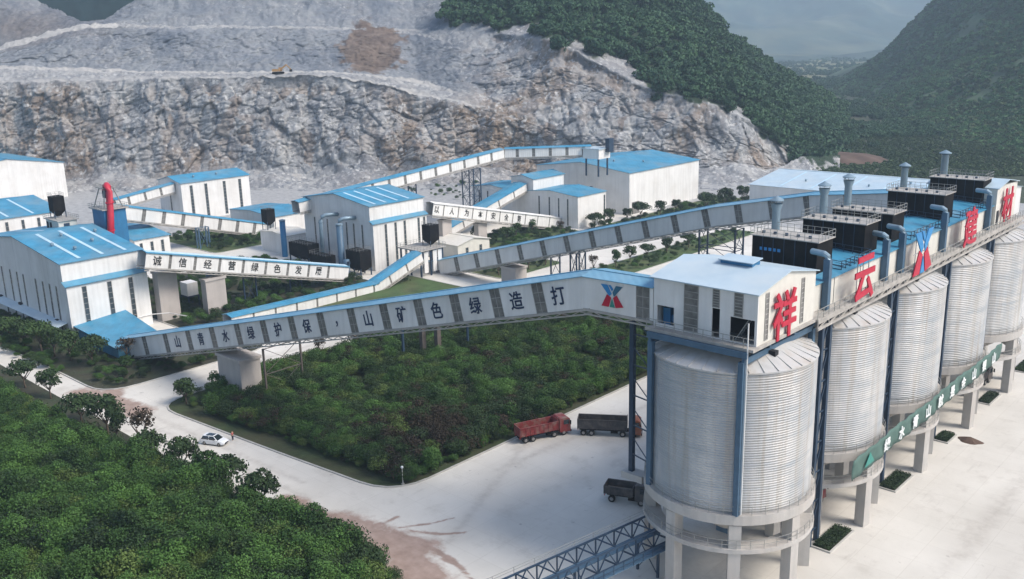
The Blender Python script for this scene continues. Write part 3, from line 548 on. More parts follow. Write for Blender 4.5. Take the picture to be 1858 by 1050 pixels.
def bed(poly, m, kerb=True, name="lawn"):
    structure(name, MB().prism(poly, -0.3, 0.10), m)
    if kerb:
        k = MB(); n = len(poly); cx = sum(p[0] for p in poly) / n; cyy = sum(p[1] for p in poly) / n
        area = sum(poly[i][0] * poly[(i + 1) % n][1] - poly[(i + 1) % n][0] * poly[i][1] for i in range(n)); sgn = 1 if area > 0 else -1
        out = []
        for i in range(n):
            a, b, c = Vector(poly[i - 1]), Vector(poly[i]), Vector(poly[(i + 1) % n])
            n1 = Vector(((b - a).y, -(b - a).x)).normalized(); n2 = Vector(((c - b).y, -(c - b).x)).normalized(); nn = (n1 + n2).normalized() * sgn
            out.append(b + nn * 0.32)
        for i in range(n):
            a, b = poly[i], poly[(i + 1) % n]; c, d = out[(i + 1) % n], out[i]
            k.slab([(a[0], a[1], 0.17), (d[0], d[1], 0.17), (c[0], c[1], 0.17), (b[0], b[1], 0.17)][::(1 if sgn > 0 else -1)], 0.3)
        structure("kerb", k, KERB)
def rounded(poly, r, n=5):
    out = []; m = len(poly)
    for i in range(m):
        a, b, c = Vector(poly[i - 1]), Vector(poly[i]), Vector(poly[(i + 1) % m])
        d1 = (a - b).normalized(); d2 = (c - b).normalized(); rr = min(r, (a - b).length * 0.45, (c - b).length * 0.45); p, q = b + d1 * rr, b + d2 * rr
        for k in range(n + 1):
            t = k / n; w = p * (1 - t) ** 2 + b * 2 * t * (1 - t) + q * t * t; out.append((w.x, w.y))
    return out
ISL = rounded([(-108.5, -21), (-74, -18.2), (-46.3, -15.5), (-46.3, 78), (-108.5, 78)], 7)
bed(ISL, ISLM)
bed(rounded([(-230, -28), (-143, -24.6), (-122.3, -24.5), (-122.3, 14), (-150, 14), (-152, -12), (-230, -12)], 7), BED)
bed(rounded([(-150, 20), (-122.3, 20), (-122.3, 76.5), (-150, 76.5)], 3), LAWN)
bed(rounded([(-150, 90), (-122.3, 90), (-122.3, 116), (-150, 116)], 3), LAWN)
bed(rounded([(-205, 7.5), (-147.5, 7.5), (-147.5, 65.5), (-205, 65.5)], 3), BED)  # dark bed: planting plus the gallery's shadow put into its colour
bed(rounded([(-262, 58), (-222, 58), (-222, 84), (-262, 84)], 3), LAWN)
bed(rounded([(-172, 118), (-140, 118), (-140, 157), (-172, 157)], 3), LAWN)
bed(rounded([(-149, 160), (-128, 160), (-128, 250), (-149, 250)], 3), LAWN)
bed(rounded([(-110, 88), (-98, 88), (-98, 190), (-110, 190)], 3), LAWN)
# rough ground under the thicket beside the road
tg = np.stack(np.meshgrid(np.linspace(-260, -26, 120), np.linspace(-110, -30.9, 50)), -1)
tz = np.clip((-32.0 - tg[..., 1]) / 6, 0, 1) * np.interp(tg[..., 0], [-100, -50], [0.35, 1.0]) * (0.6 + 2.4 * fbm(np.concatenate([tg, 0 * tg[..., :1]], -1) / 16.0, 3)) + 0.05
def tz_at(x, y):
    i = np.clip((y + 110) / 79.1 * 49, 0, 49).astype(int); j = np.clip((x + 260) / 234 * 119, 0, 119).astype(int); return tz[i, j]
to_ = link("verge", np_mesh("verge", np.concatenate([tg, tz[..., None]], -1).reshape(-1, 3), grid_faces(50, 120), BED)); to_["kind"] = "structure"
SH = [proto("shrub_clump_%d" % i, LEAF, 80 + i, 1900, 1.0, 0.8, 0.058, 16, 0.5) for i in range(5)]
SHD = [proto("dark_shrub_clump_%d" % i, LEAFD, 90 + i, 1500, 1.0, 0.85, 0.06, 14, 0.5) for i in range(3)]
LEAFY = leafy("yellow_green_leaves", (0.035, 0.062, 0.014), (0.125, 0.185, 0.045), patch=0.08)
SHY = [proto("light_shrub_clump_%d" % i, LEAFY, 120 + i, 1300, 1.0, 0.75, 0.055, 13, 0.5) for i in range(2)]
SHT = [proto("tall_shrub_clump_%d" % i, LEAF, 130 + i, 1900, 0.8, 1.5, 0.058, 18, 0.5) for i in range(2)]
SHB = [proto("brown_shrub_clump_%d" % i, LEAFB, 95 + i, 500, 1.0, 0.9, 0.07, 8, 0.4) for i in range(2)]
N1 = 15000; tx = -185 + 158 * gR.rand(N1); ty = -92 + 61.5 * gR.rand(N1) ** 0.75; gap = fbm(np.stack([tx, ty, 0 * tx], -1) / 3.2 + 40, 2); ok = (ty < np.interp(tx, [-120, -90, -70, -55, -40], [-37.5, -36.5, -34.5, -32.5, -31.0]) - 0.8 * gR.rand(N1)) & (gap > 0.27)
vx = (tx - cx_) * mr.x + (ty - cy_) * mr.y; vf = (tx - cx_) * mf.x + (ty - cy_) * mf.y + CAMZ * 0.25
ok &= (vx / vf > -0.66) & (vf > 60); tx, ty = tx[ok], ty[ok]
ts = 0.45 + 2.3 * gR.rand(len(tx)) ** 3.0; ts *= np.interp(tx, [-110, -60], [0.8, 1.0]); ts *= 0.75 + 0.6 * fbm(np.stack([tx, ty, 0 * tx], -1) / 9.0, 2)
scatter("thicket", np.stack([tx, ty, tz_at(tx, ty) + ts * 0.45], -1), ts, SH + SHD[:2] + SHY + SHT, "dense green thicket filling the near corner below the road", "thicket", sz=0.95)
N2 = 12500; ix = -107.3 + 60 * gR.rand(N2); iy = -18.8 + 96 * gR.rand(N2)
den = fbm(np.stack([ix, iy, 0 * ix], -1) / 11.0, 3); lawnish = 0.32 * np.exp(-(((ix + 84) / 10) ** 2 + ((iy - 6) / 9) ** 2)) + 0.3 * np.exp(-(((ix + 94) / 9) ** 2 + ((iy - 45) / 26) ** 2)) + 0.34 * np.exp(-(((ix + 62) / 7) ** 2 + ((iy - 50) / 12) ** 2))
front = -20 + (ix + 108) * 0.09
ok = (den + 0.25 * gR.rand(N2) > 0.36 + 0.6 * lawnish) & (iy > front + 2.0) & ~((ix < -97) & (iy < -2) & (gR.rand(N2) < 0.75))
dark = np.exp(-(((ix + 56) / 7.5) ** 2 + ((iy - 3) / 9) ** 2)) > gR.rand(N2) * 0.7
isz = 0.4 + 1.8 * gR.rand(N2) ** 3.0
P_ = np.stack([ix, iy, 0.1 + isz * 0.45], -1)
scatter("shrubbery", P_[ok & ~dark], isz[ok & ~dark], SH[:3] + SHD + SHY + SHT[:1] + SHB[:1], "green shrubs crowding the kerbed island under the long gallery", "shrubs", sz=0.95)
scatter("undergrowth", P_[ok & dark], isz[ok & dark] * 1.1, SHB + SHB + SHD[:1], "dark brown withered bushes at the island's edge near the red truck", "shrubs")
gx2 = []
for (x0, x1, y0, y1, n_, s0, s1) in ((-200, -140, -27, -14, 170, 0.6, 1.5), (-139, -123.5, -22, 12, 120, 0.4, 1.2), (-203, -149, 9, 63, 620, 0.6, 1.7), (-260, -224, 60, 83, 150, 0.6, 1.6), (-171, -141, 119, 156, 150, 0.5, 1.5), (-148, -129, 161, 248, 170, 0.6, 1.7), (-149, -123.5, 91, 115, 110, 0.3, 1.1), (-149, -142, 22, 75, 60, 0.3, 0.9), (-109, -99, 89, 188, 110, 0.4, 1.2), (-300, -190, 180, 250, 120, 0.6, 1.8)):
    for k in range(n_):
        s = s0 + (s1 - s0) * rnd.random() ** 1.5; gx2.append((rnd.uniform(x0, x1), rnd.uniform(y0, y1), 0.1 + s * 0.4, s))
gx2 = np.array(gx2); scatter("shrubbery", gx2[:, :3], gx2[:, 3], SHD + SH[:2], "dark low shrubs in the planting beds around the plant buildings", "shrubs")

# ------------------------------------------------------------------ single trees
TREES = []
for i, (lm, rx, rz, n_, lf, lu) in enumerate(((LEAFD, 1.9, 1.5, 1300, 0.17, 10), (LEAFD, 1.5, 1.9, 1200, 0.16, 9), (LEAF, 1.7, 1.4, 1100, 0.16, 9), (LEAFB, 1.4, 1.5, 420, 0.15, 8), (LEAFD, 2.3, 1.3, 1400, 0.18, 12))):
    v, f = crown_np(200 + i, n_, rx, rz, lf, lu, zc=2.9, fill=0.35)
    cm = np_mesh("crown", v, f, lm, smooth=False); tb = MB(); g_ = random.Random(i)
    tb.tube([(0, 0, -0.2), (0.05, 0.03, 0.8), (0.0, 0.1, 1.7)], [0.16, 0.12, 0.09], 7)
    for k in range(6):
        a = k * 1.05 + g_.random(); r1 = rx * (0.45 + 0.3 * g_.random()); z0 = 0.9 + 0.8 * g_.random()
        tb.tube([(0.02, 0.05, z0), (math.cos(a) * r1 * 0.45, math.sin(a) * r1 * 0.45, z0 + 0.8), (math.cos(a) * r1, math.sin(a) * r1, z0 + 1.7)], [0.075, 0.05, 0.02], 5)
    TREES.append((tb.mesh("trunk", BARK, smooth=True), cm))
def tree(x, y, kind, s, label, group, z=0.0):
    r = link("tree", None, None, (x, y, z)); tag(r, label, "tree", group); r.rotation_euler.z = rnd.random() * 6.28; r.scale = (s, s, s * rnd.uniform(0.9, 1.1))
    link("trunk", TREES[kind][0], r); link("crown", TREES[kind][1], r); return r
ORD = ["first", "second", "third", "fourth", "fifth", "sixth", "seventh", "eighth", "ninth", "tenth", "eleventh", "twelfth", "thirteenth", "fourteenth", "fifteenth", "sixteenth", "seventeenth", "eighteenth"]
for i, (x, y, k, s) in enumerate(((-159.8, -31, 1, 1.15), (-138, -33.2, 4, 1.05), (-127.9, -32.4, 0, 0.95), (-110, -34, 4, 1.2), (-101.4, -33.3, 0, 1.25), (-96.5, -33.8, 1, 1.0), (-90.4, -32.3, 3, 1.35), (-84.1, -34.2, 4, 1.0), (-75.3, -33.2, 0, 1.1), (-69.5, -32.5, 2, 1.1), (-64.5, -32.6, 4, 1.1), (-55.5, -32.3, 0, 1.2), (-38.5, -32.6, 4, 1.0))):
    tree(x, y, k, s * 1.32, "%s roadside tree counted from the frame's left edge, between thicket and road" % ORD[i], "trees between the thicket and the road")
for i, (x, y, k, s) in enumerate(((-173.7, -23, 4, 1.3), (-166.5, -22.5, 0, 1.25), (-160, -21.5, 4, 1.3), (-154, -21, 1, 1.2), (-148, -20, 0, 1.3), (-141, -18.5, 4, 1.2), (-137, -12.5, 3, 1.2), (-131, -16, 2, 0.8))):
    tree(x, y, k, s * 1.25, "%s tree from the left in the bed before the nearest blue-roofed building" % ORD[i], "trees in front of the nearest building")
for i, (x, y, k, s, w) in enumerate(((-104.3, -17, 0, 1.15, "round dark tree on the rounded kerb corner of the island"), (-106.5, -9.5, 2, 0.9, "small tree beside the wide pier's left foot on the island"), (-99.4, -10.5, 1, 0.75, "young upright tree right in front of the wide concrete pier"), (-94.0, -9.5, 1, 0.6, "slim sapling at the right foot of the wide pier"))):
    tree(x, y, k, s, w, "trees on the island")
for i, (x, y, k, s) in enumerate(((-105.8, 14.9, 3, 1.1), (-105, 23, 3, 1.0), (-105.5, 33, 2, 0.9), (-105.5, 44, 3, 1.0), (-105.5, 55, 2, 0.9), (-105.5, 66, 3, 1.0))):
    tree(x, y, k, s, "%s sapling along the back kerb of the island, counted from the pier" % ORD[i], "saplings on the island's back kerb")
for i, (x, y, k, s) in enumerate(((-126.9, 92.3, 3, 1.3), (-124.5, 97.1, 4, 1.2), (-125, 103, 0, 1.3), (-124.8, 110.3, 2, 1.1), (-108, 112, 3, 1.2), (-106, 120, 1, 1.2), (-107, 128.5, 0, 1.15), (-106, 136, 4, 1.1), (-105, 145, 0, 1.2), (-104, 156, 4, 1.2))):
    tree(x, y, k, s, "%s tree from the left in the row seen beneath the far gallery" % ORD[i], "trees under the far gallery")
for i, (x, y, k, s) in enumerate(((-148, 164, 4, 1.5), (-147.5, 172, 0, 1.4), (-146, 181, 1, 1.3), (-145, 188, 4, 1.5), (-143, 198, 0, 1.4), (-142, 207, 1, 1.3), (-134, 216, 4, 1.7), (-133, 228, 0, 1.9), (-132, 240, 1, 1.8))):
    tree(x, y, k, s, "%s tree from the left along the foot of the largest shed" % ORD[i], "trees along the big shed")
for i, (x, y, k, s) in enumerate(((-160, 136, 0, 1.2), (-157, 128, 4, 1.3), (-160, 144, 2, 1.1), (-152, 150, 3, 1.2), (-166, 122, 1, 1.2))):
    tree(x, y, k, s, "%s tree on the lawn under the small white slogan gallery" % ORD[i], "trees under the small slogan gallery")

# ------------------------------------------------------------------ silos
def silo_steel():
    m = bpy.data.materials.new("galvanised_silo_steel"); m.use_nodes = True; n, l, p = nodes_of(m); MATS["silo"] = m
    p.inputs["Metallic"].default_value = 0.35; p.inputs["Roughness"].default_value = 0.48
    tc = n.new("ShaderNodeTexCoord"); oi = n.new("ShaderNodeObjectInfo")
    add = n.new("ShaderNodeVectorMath"); add.operation = 'MULTIPLY_ADD'; add.inputs[1].default_value = (1, 1, 1); l.new(tc.outputs["Object"], add.inputs[0])
    cmb = n.new("ShaderNodeCombineXYZ"); ml = n.new("ShaderNodeMath"); ml.operation = 'MULTIPLY'; ml.inputs[1].default_value = 90; l.new(oi.outputs["Random"], ml.inputs[0]); l.new(ml.outputs[0], cmb.inputs[0]); l.new(cmb.outputs[0], add.inputs[2])
    def noise(scale, st, det=5, ro=0.6):
        mp = n.new("ShaderNodeMapping"); mp.inputs["Scale"].default_value = st; l.new(add.outputs[0], mp.inputs[0]); t = n.new("ShaderNodeTexNoise"); t.inputs["Scale"].default_value = scale; t.inputs["Detail"].default_value = det; t.inputs["Roughness"].default_value = ro; l.new(mp.outputs[0], t.inputs["Vector"]); return t.outputs[0]
    def mr(s, a, b, lo=0, hi=1):
        r = n.new("ShaderNodeMapRange"); [setattr(r.inputs[i], "default_value", v) for i, v in ((1, a), (2, b), (3, lo), (4, hi))]; l.new(s, r.inputs[0]); return r.outputs[0]
    def mix(a, b, f):
        x = n.new("ShaderNodeMix"); x.data_type = 'RGBA'
        for k, s in ((6, a), (7, b), (0, f)):
            if hasattr(s, "links"): l.new(s, x.inputs[k])
            else: x.inputs[k].default_value = (*s, 1)
        return x.outputs[2]
    c = mix((0.385, 0.395, 0.40), (0.56, 0.55, 0.525), mr(noise(0.25, (1, 1, 0.25)), 0.35, 0.65))
    c = mix(c, (0.29, 0.325, 0.36), mr(noise(0.35, (0.3, 0.3, 2.2), 4), 0.48, 0.68, 0, 0.6))
    c = mix(c, (0.36, 0.32, 0.27), mr(noise(0.9, (1, 1, 0.05), 6, 0.7), 0.50, 0.70, 0, 0.9))
    sx = n.new("ShaderNodeSeparateXYZ"); l.new(tc.outputs["Object"], sx.inputs[0])
    top = n.new("ShaderNodeMath"); top.operation = 'MULTIPLY'; l.new(mr(sx.outputs[2], 24.0, 28.5), top.inputs[0]); l.new(mr(noise(0.7, (1, 1, 0.1), 5), 0.45, 0.65, 0, 0.6), top.inputs[1])
    c = mix(c, (0.38, 0.33, 0.28), top.outputs[0])
    l.new(c, p.inputs["Base Color"]); l.new(mr(noise(0.8, (1, 1, 0.4)), 0.3, 0.7, 0.38, 0.6), p.inputs["Roughness"])
    return m
SILO = silo_steel()
CONEM = mat("silo_roof_sheet", (0.50, 0.50, 0.49), 0.6, 0.1, var=0.12, vs=0.5, dirt=(0.34, 0.29, 0.23), dirt_amt=0.7, dirt_s=0.5)
SR, Z0, Z1 = 9.7, 11.6, 28.5
def railing(mb, pts, h=1.1, step=1.5, closed=False, w=0.06):
    q = pts + ([pts[0]] if closed else [])
    for a, b in zip(q[:-1], q[1:]):
        a, b = Vector(a), Vector(b); L = (b - a).length; n_ = max(1, int(L / step))
        for k in range(n_): p = a.lerp(b, k / n_); mb.beam(p, p + Vector((0, 0, h)), w)
        for hh in (h, h * 0.5): mb.beam(a + Vector((0, 0, hh)), b + Vector((0, 0, hh)), w)
    return mb
def circ(r, z, n, a0=0): return [(r * math.cos(a0 + 2 * math.pi * k / n), r * math.sin(a0 + 2 * math.pi * k / n), z) for k in range(n)]
silo = Thing("silo", "", "silo", (0, 0, 0), "row of galvanised silos")
prof = []; nb = 56; hb = (Z1 - Z0) / nb
for k in range(nb):
    z = Z0 + k * hb; prof += [(SR, z), (SR + 0.01, z + hb * 0.62), (SR + 0.06, z + hb * 0.78), (SR + 0.06, z + hb * 0.90)]
prof.append((SR, Z1)); silo.part("body", MB().lathe(prof, 96), SILO, smooth=True)
rf = silo.part("roof", MB().lathe([(SR + 0.18, Z1 - 0.12), (SR + 0.18, Z1 + 0.06), (5.2, Z1 + 1.75), (1.3, Z1 + 2.75), (1.3, Z1 + 3.1), (0.01, Z1 + 3.15)], 72), CONEM, smooth=False)
ribm = MB().beam((SR + 0.15, 0, Z1 + 0.12), (1.3, 0, Z1 + 2.86), 0.1, 0.16).mesh("rib", CONEM)
for k in range(36):
    o = link("rib", ribm, rf); o.rotation_euler.z = k * math.pi / 18
silo.part("hatch", MB().box(6.0, 7.0, -3.0, -2.2, Z1 + 0.7, Z1 + 1.5), DARK, rf)
silo.part("ring_beam", MB().lathe([(8.7, 10.4), (10.35, 10.4), (10.35, 11.6), (8.7, 11.6)], 64, closed=True), CONC)
silo.part("platform", MB().lathe([(8.2, 6.8), (10.4, 6.8), (10.4, 7.35), (8.2, 7.35)], 64, closed=True), CONC)
silo.part("hopper", MB().lathe([(8.8, 10.3), (1.2, 5.0), (1.0, 5.0), (8.4, 10.5)], 40, closed=True), CONC)
silo.part("chute", MB().box(-0.9, 0.9, -0.9, 0.9, 4.2, 5.4), BLUEST)
colm = MB().box(-0.7, 0.7, -0.7, 0.7, -0.3, 10.25).mesh("column", CONC)
for k in range(8):
    a = R(-55 + 45 * k); silo.put("column", colm, Matrix.Translation((9.5 * math.cos(a), 9.5 * math.sin(a), 0)) @ Matrix.Rotation(a, 4, 'Z'))
silo.part("railing", railing(MB(), circ(10.25, 11.6, 40), 1.1, 2.0, True, 0.05), STEEL); silo.part("railing", railing(MB(), circ(10.3, 7.35, 40), 1.1, 2.0, True, 0.05), STEEL)
DY = 21.44
SIL = [silo.root] + [copy_tree(silo.root) for _ in range(4)]
for i, s in enumerate(SIL):
    s.location = (0, DY * i, 0)
    s["label"] = ["nearest galvanised steel silo, right under the white head house and the first red character", "second galvanised silo from the camera, below the second red character", "middle galvanised silo of the row, below the blue and red cross emblem", "fourth galvanised silo from the camera, second from the far end of the row", "farthest galvanised silo of the row, cut by the frame's right edge"][i]
# steel towers between the silos that carry the top gallery
twm = MB()
for sx in (-6.6, 6.6):
    for dy in (-1.1, 1.1): twm.beam((sx, dy, 0), (sx, dy, 31.0), 0.55)
    for k in range(7):
        z = 2 + k * 4.1; twm.beam((sx, -1.1, z), (sx, 1.1, z + 4.1), 0.2); twm.beam((sx, -1.1, z), (sx, 1.1, z), 0.16)
for k in range(4): twm.beam((-6.6, -1.1, 8 + k * 6), (6.6, -1.1, 8 + k * 6), 0.2)
twme = twm.mesh("support_tower", NAVY)
for i in range(4):
    o = link("support_tower", twme, None, (0, DY * (i + 0.5), 0)); tag(o, "dark blue lattice tower standing between the %s and %s silos" % (ORD[i], ORD[i + 1]), "steel tower", "steel towers between silos")

# ------------------------------------------------------------------ lettering and emblem
_ch = {}
def char_mesh(ch, m, depth=0.03, bold=0.014):
    k = (ch, m.name, depth)
    if k in _ch: return _ch[k]
    cu = bpy.data.curves.new("lettering", 'FONT'); cu.body = ch; cu.size = 1.0; cu.extrude = depth; cu.offset = bold; cu.resolution_u = 3
    o = bpy.data.objects.new("lettering", cu); COL.objects.link(o); bpy.context.view_layer.update()
    me = bpy.data.meshes.new_from_object(o.evaluated_get(bpy.context.evaluated_depsgraph_get())); bpy.data.objects.remove(o); bpy.data.curves.remove(cu)
    n_ = len(me.vertices); co = np.zeros(n_ * 3, dtype=np.float32); me.vertices.foreach_get("co", co); co = co.reshape(-1, 3)
    lo, hi = co.min(0), co.max(0); s = 1.0 if ch in ",，" else 1.0 / max(hi[0] - lo[0], hi[1] - lo[1]); c = (lo + hi) / 2
    co[:, :2] = (co[:, :2] - c[:2]) * s; co[:, 2] -= hi[2] * 0; me.vertices.foreach_set("co", co.ravel()); me.materials.clear(); me.materials.append(m); me.update(); me.name = "lettering"
    _ch[k] = me; return me
def face_mat(pos, right, up, s, sy=None):                  # text frame: right, up, out
    r = Vector(right).normalized(); u = Vector(up).normalized(); o = r.cross(u)
    return Matrix(((r.x * s, u.x * (sy or s), o.x, pos[0]), (r.y * s, u.y * (sy or s), o.y, pos[1]), (r.z * s, u.z * (sy or s), o.z, pos[2]), (0, 0, 0, 1)))
def emblem_parts(d):
    out = []
    for m, ps in ((LOGOB, [[(-1, .95), (-.42, .95), (-.02, .2), (-.25, .0)], [(-.32, .95), (.0, .45), (.12, .62), (-.12, .95)]]), (LOGOT, [[(.35, .95), (.95, .95), (.18, .0), (.05, .32)]]), (RED, [[(-.95, -.95), (-.3, -.95), (-.08, -.12), (-.45, .12)], [(.32, -.95), (1.0, -.8), (.4, .14), (.1, -.1)]]), (LOGOG, [[(-.22, -.95), (.24, -.95), (.0, -.2)]])):
        mb = MB()
        for poly in ps:
            n_ = len(poly); ar = sum(poly[i][0] * poly[(i + 1) % n_][1] - poly[(i + 1) % n_][0] * poly[i][1] for i in range(n_)); poly = poly if ar > 0 else poly[::-1]
            mb.prism([(x * 0.5, y * 0.5) for x, y in poly], 0, d)
        out.append(mb.mesh("emblem_piece", m))
    return out

# ------------------------------------------------------------------ head house over the nearest silo
hz0, hz1, hzr = 31.5, 37.4, 38.7
H = Thing("head_house", "white clad head house with pale roof on top of the nearest silo", "building", (0, 0, hz0))
X0, X1, Y0, Y1 = -6.7, 6.7, -6.9, 6.9
def hole_wall_y(y, x0, x1, z0, z1, holes, t=0.15):
    """front wall in pieces round its openings; holes (xa, xb, za, zb) sorted by x"""
    mb = MB(); x = x0
    for xa, xb, za, zb in holes:
        mb.box(x, xa, y, y + t, z0, z1)
        if za > z0: mb.box(xa, xb, y, y + t, z0, za)
        mb.box(xa, xb, y, y + t, zb, z1); x = xb
    mb.box(x, x1, y, y + t, z0, z1); return mb
holes = [(-6.2, -3.9, 31.9, 34.1), (1.1, 2.1, 31.6, 35.0), (3.4, 6.4, 31.6, 34.4)]
H.part("wall", hole_wall_y(Y0, X0, X1, hz0, hz1, holes), WHITE)
H.part("wall", MB().prism([(X1 - 0.15, Y0 + 0.15), (X1, Y0 + 0.15), (X1, Y1), (X1 - 0.15, Y1)], hz0, hz1).add([(X1, Y0, hz1), (X1, Y1, hz1), (X1, 0, hzr), (X1 - .15, Y0, hz1), (X1 - .15, Y1, hz1), (X1 - .15, 0, hzr)], [(0, 1, 2), (5, 4, 3), (0, 2, 5, 3), (1, 4, 5, 2)]), CREAM)  # cream tint puts the warm sunlight on this white side into its colour
H.part("wall", MB().box(X0, X1 - 0.15, Y1 - 0.15, Y1, hz0, hz1).box(X0, X0 + 0.15, Y0 + 0.15, Y1 - 0.15, hz0, hz1), WHITE)
H.part("inner_floor", MB().box(X0 - 0.4, X1 + 0.3, Y0 - 1.2, Y1, hz0 - 0.35, hz0 - 0.02), DECK)
rfo = H.part("roof", MB().slab([(X0 - .4, Y0 - .4, hz1 + 0.05), (X1 + .3, Y0 - .4, hz1 + 0.05), (X1 + .3, 0, hzr + .12), (X0 - .4, 0, hzr + .12)], 0.12).slab([(X0 - .4, 0, hzr + .12), (X1 + .3, 0, hzr + .12), (X1 + .3, Y1 + .4, hz1 + 0.05), (X0 - .4, Y1 + .4, hz1 + 0.05)], 0.12), ROOFW)
H.part("roof_vent", MB().box(-1.5, 2.6, -0.9, 0.9, hzr + 0.0, hzr + 0.42), BLUETANK, rfo); H.part("vent_cover", MB().slab([(-1.7, -1.2, hzr + 0.5), (2.8, -1.2, hzr + 0.5), (2.8, 1.2, hzr + 0.75), (-1.7, 1.2, hzr + 0.75)], 0.1), ROOFW, rfo)
def strip_window(T, face, pos, c, z0, z1, w, parent=None, glass=None, bars=6, proud=0.03):
    """vertical window strip on a wall: face '-Y' at y=pos centred on x=c, or '+X' at x=pos centred on y=c"""
    fr = MB(); pn = MB(); e = 0.08
    def bx(mb, a, b, za, zb, d0, d1):
        if face == '-Y': mb.box(a, b, pos - d1, pos - d0, za, zb)
        elif face == '+X': mb.box(pos + d0, pos + d1, a, b, za, zb)
    bx(pn, c - w / 2 + e, c + w / 2 - e, z0 + e, z1 - e, 0.0, proud)
    bx(fr, c - w / 2, c - w / 2 + e, z0, z1, 0.0, proud + 0.05); bx(fr, c + w / 2 - e, c + w / 2, z0, z1, 0.0, proud + 0.05)
    for k in range(bars + 1):
        z = z0 + (z1 - z0 - 0.08) * k / bars; bx(fr, c - w / 2 + e, c + w / 2 - e, z, z + 0.08, 0.0, proud + 0.04)
    o = T.part("window", fr, WFR, parent); T.part("pane", pn, glass or GLASS, o)
for c, w, za, zb in ((-1.6, 1.9, 31.7, 37.2), (1.6, 0.9, 35.1, 37.2), (4.4, 1.1, 34.5, 37.2)): strip_window(H, '-Y', Y0, c, za, zb, w, bars=7)
for c in (-4.9, 3.6): strip_window(H, '+X', X1, c, 31.8, 37.2, 0.8, bars=9)
st = MB()
for k in range(8): st.beam((3.9 + k * 0.18, Y0 + 0.5, 31.7 + k * 0.3), (3.9 + k * 0.18, Y0 + 1.4, 31.7 + k * 0.3), 0.2, 0.05)
st.beam((3.8, Y0 + 0.5, 31.6), (5.4, Y0 + 0.5, 34.2), 0.08); st.beam((3.8, Y0 + 1.4, 31.6), (5.4, Y0 + 1.4, 34.2), 0.08)
H.part("stair", st, STEEL); H.part("machine", MB().box(-6.0, -5.0, Y0 + 1, Y0 + 2.5, 31.6, 33.6).tube([(-4.6, Y0 + 1.2, 32.4), (-4.6, Y0 + 3, 32.4)], 0.5, 10), BLUETANK)
H.part("dark_backing", MB().box(X0 + 0.2, X1 - 0.2, Y0 + 3.2, Y0 + 3.3, hz0, hz1 - 0.2), DARK)  # near-black sheet: the dark inside the openings is put into its colour
# frame of the head house
bm_ = MB()
for y in (-8.2, -3.0, 3.0, 8.0): bm_.beam((-6.6, y, 30.75), (6.4, y, 30.75), 0.4, 0.7)
for x in (-6.2, 6.0): bm_.beam((x, -8.4, 30.0), (x, 8.3, 30.0), 0.35, 0.7)
H.part("floor_beams", bm_, BLUEST)
cm_ = MB().box(-0.32, 0.32, -0.32, 0.32, 0, 18.4).mesh("leg", BLUEST)
for x, y in ((5.8, -8.25), (-6.2, -8.0), (6.0, 8.2), (-6.2, 8.2)): H.put("leg", cm_, Matrix.Translation((x, y, 11.55)))
H.part("railing", railing(MB(), [(-6.9, -8.0, 31.5), (7.0, -8.0, 31.5)], 1.1, 1.2), STEEL)
H.part("drain_pipe", MB().tube([(6.35, -8.15, 34.4), (6.35, -8.15, 11.8)], 0.09, 6), WHITE)
# outer column at the gallery mouth with its concrete bracket and ties
oc = Thing("outer_column", "slender navy column on a concrete bracket left of the nearest silo", "column", (-11.2, -4.7, 9.6))
oc.part("post", MB().box(-11.5, -10.9, -5.0, -4.4, 10.6, 31.4), NAVY); oc.part("bracket", MB().box(-12.2, -9.0, -5.6, -3.8, 9.7, 10.6), CONC)
tb = MB()
for z in (13, 17, 21, 25, 29): tb.beam((-11.2, -4.7, z), (-6.4, -7.8, z + 1.2), 0.14); tb.beam((-11.2, -4.7, z + 2.4), (-6.4, -7.8, z + 1.2), 0.1)
oc.part("ties", tb, NAVY)

# ------------------------------------------------------------------ gallery along the silo tops
GT = Thing("silo_top_gallery", "long low blue-roofed gallery running over the tops of the silos", "gallery", (0, 42, 31.5))
gy0, gy1, gz = 7.0, 77.8, 35.1
GT.part("deck", MB().box(-6.2, 7.3, gy0, 92, 31.1, 31.45), DECK)
for k in range(9):
    ya, yb = gy0 + 0.1 + (gy1 - gy0) * k / 9, gy0 + (gy1 - gy0) * (k + 1) / 9
    GT.part("wall_panel", MB().box(5.35, 5.5, ya + 0.06, yb - 0.06, 31.5, gz), CREAM)
GT.part("wall", MB().box(-5.5, -5.35, gy0, gy1, 31.5, gz).box(-5.35, 5.35, gy0 + 0.02, gy0 + 0.15, 31.5, gz), WHITE)
GT.part("roof", MB().slab([(-5.8, gy0 - .05, gz), (0, gy0 - .05, gz + 0.55), (0, gy1, gz + 0.55), (-5.8, gy1, gz)][::-1], 0.12).slab([(0, gy0 - .05, gz + 0.55), (5.8, gy0 - .05, gz), (5.8, gy1, gz), (0, gy1, gz + 0.55)][::-1], 0.12), ROOF)
GT.part("walkway_railing", railing(MB(), [(7.2, gy0, 31.45), (7.2, 92, 31.45)], 1.15, 1.5, w=0.07), STEEL)
tr = MB()
for k in range(28):
    y = gy0 + 3.0 * k; tr.beam((7.25, y, 30.2), (7.25, min(y + 3.0, 92), 31.1), 0.14); tr.beam((7.25, y, 31.1), (7.25, y, 30.2), 0.12)
tr.beam((7.25, gy0, 30.2), (7.25, 92, 30.2), 0.25, 0.3); tr.beam((7.25, gy0, 31.0), (7.25, 92, 31.0), 0.2, 0.3); tr.beam((-6.0, gy0, 30.6), (-6.0, 92, 30.6), 0.3, 0.8); tr.beam((0, gy0, 30.6), (0, 92, 30.6), 0.3, 0.8)
GT.part("truss", tr, DECK)
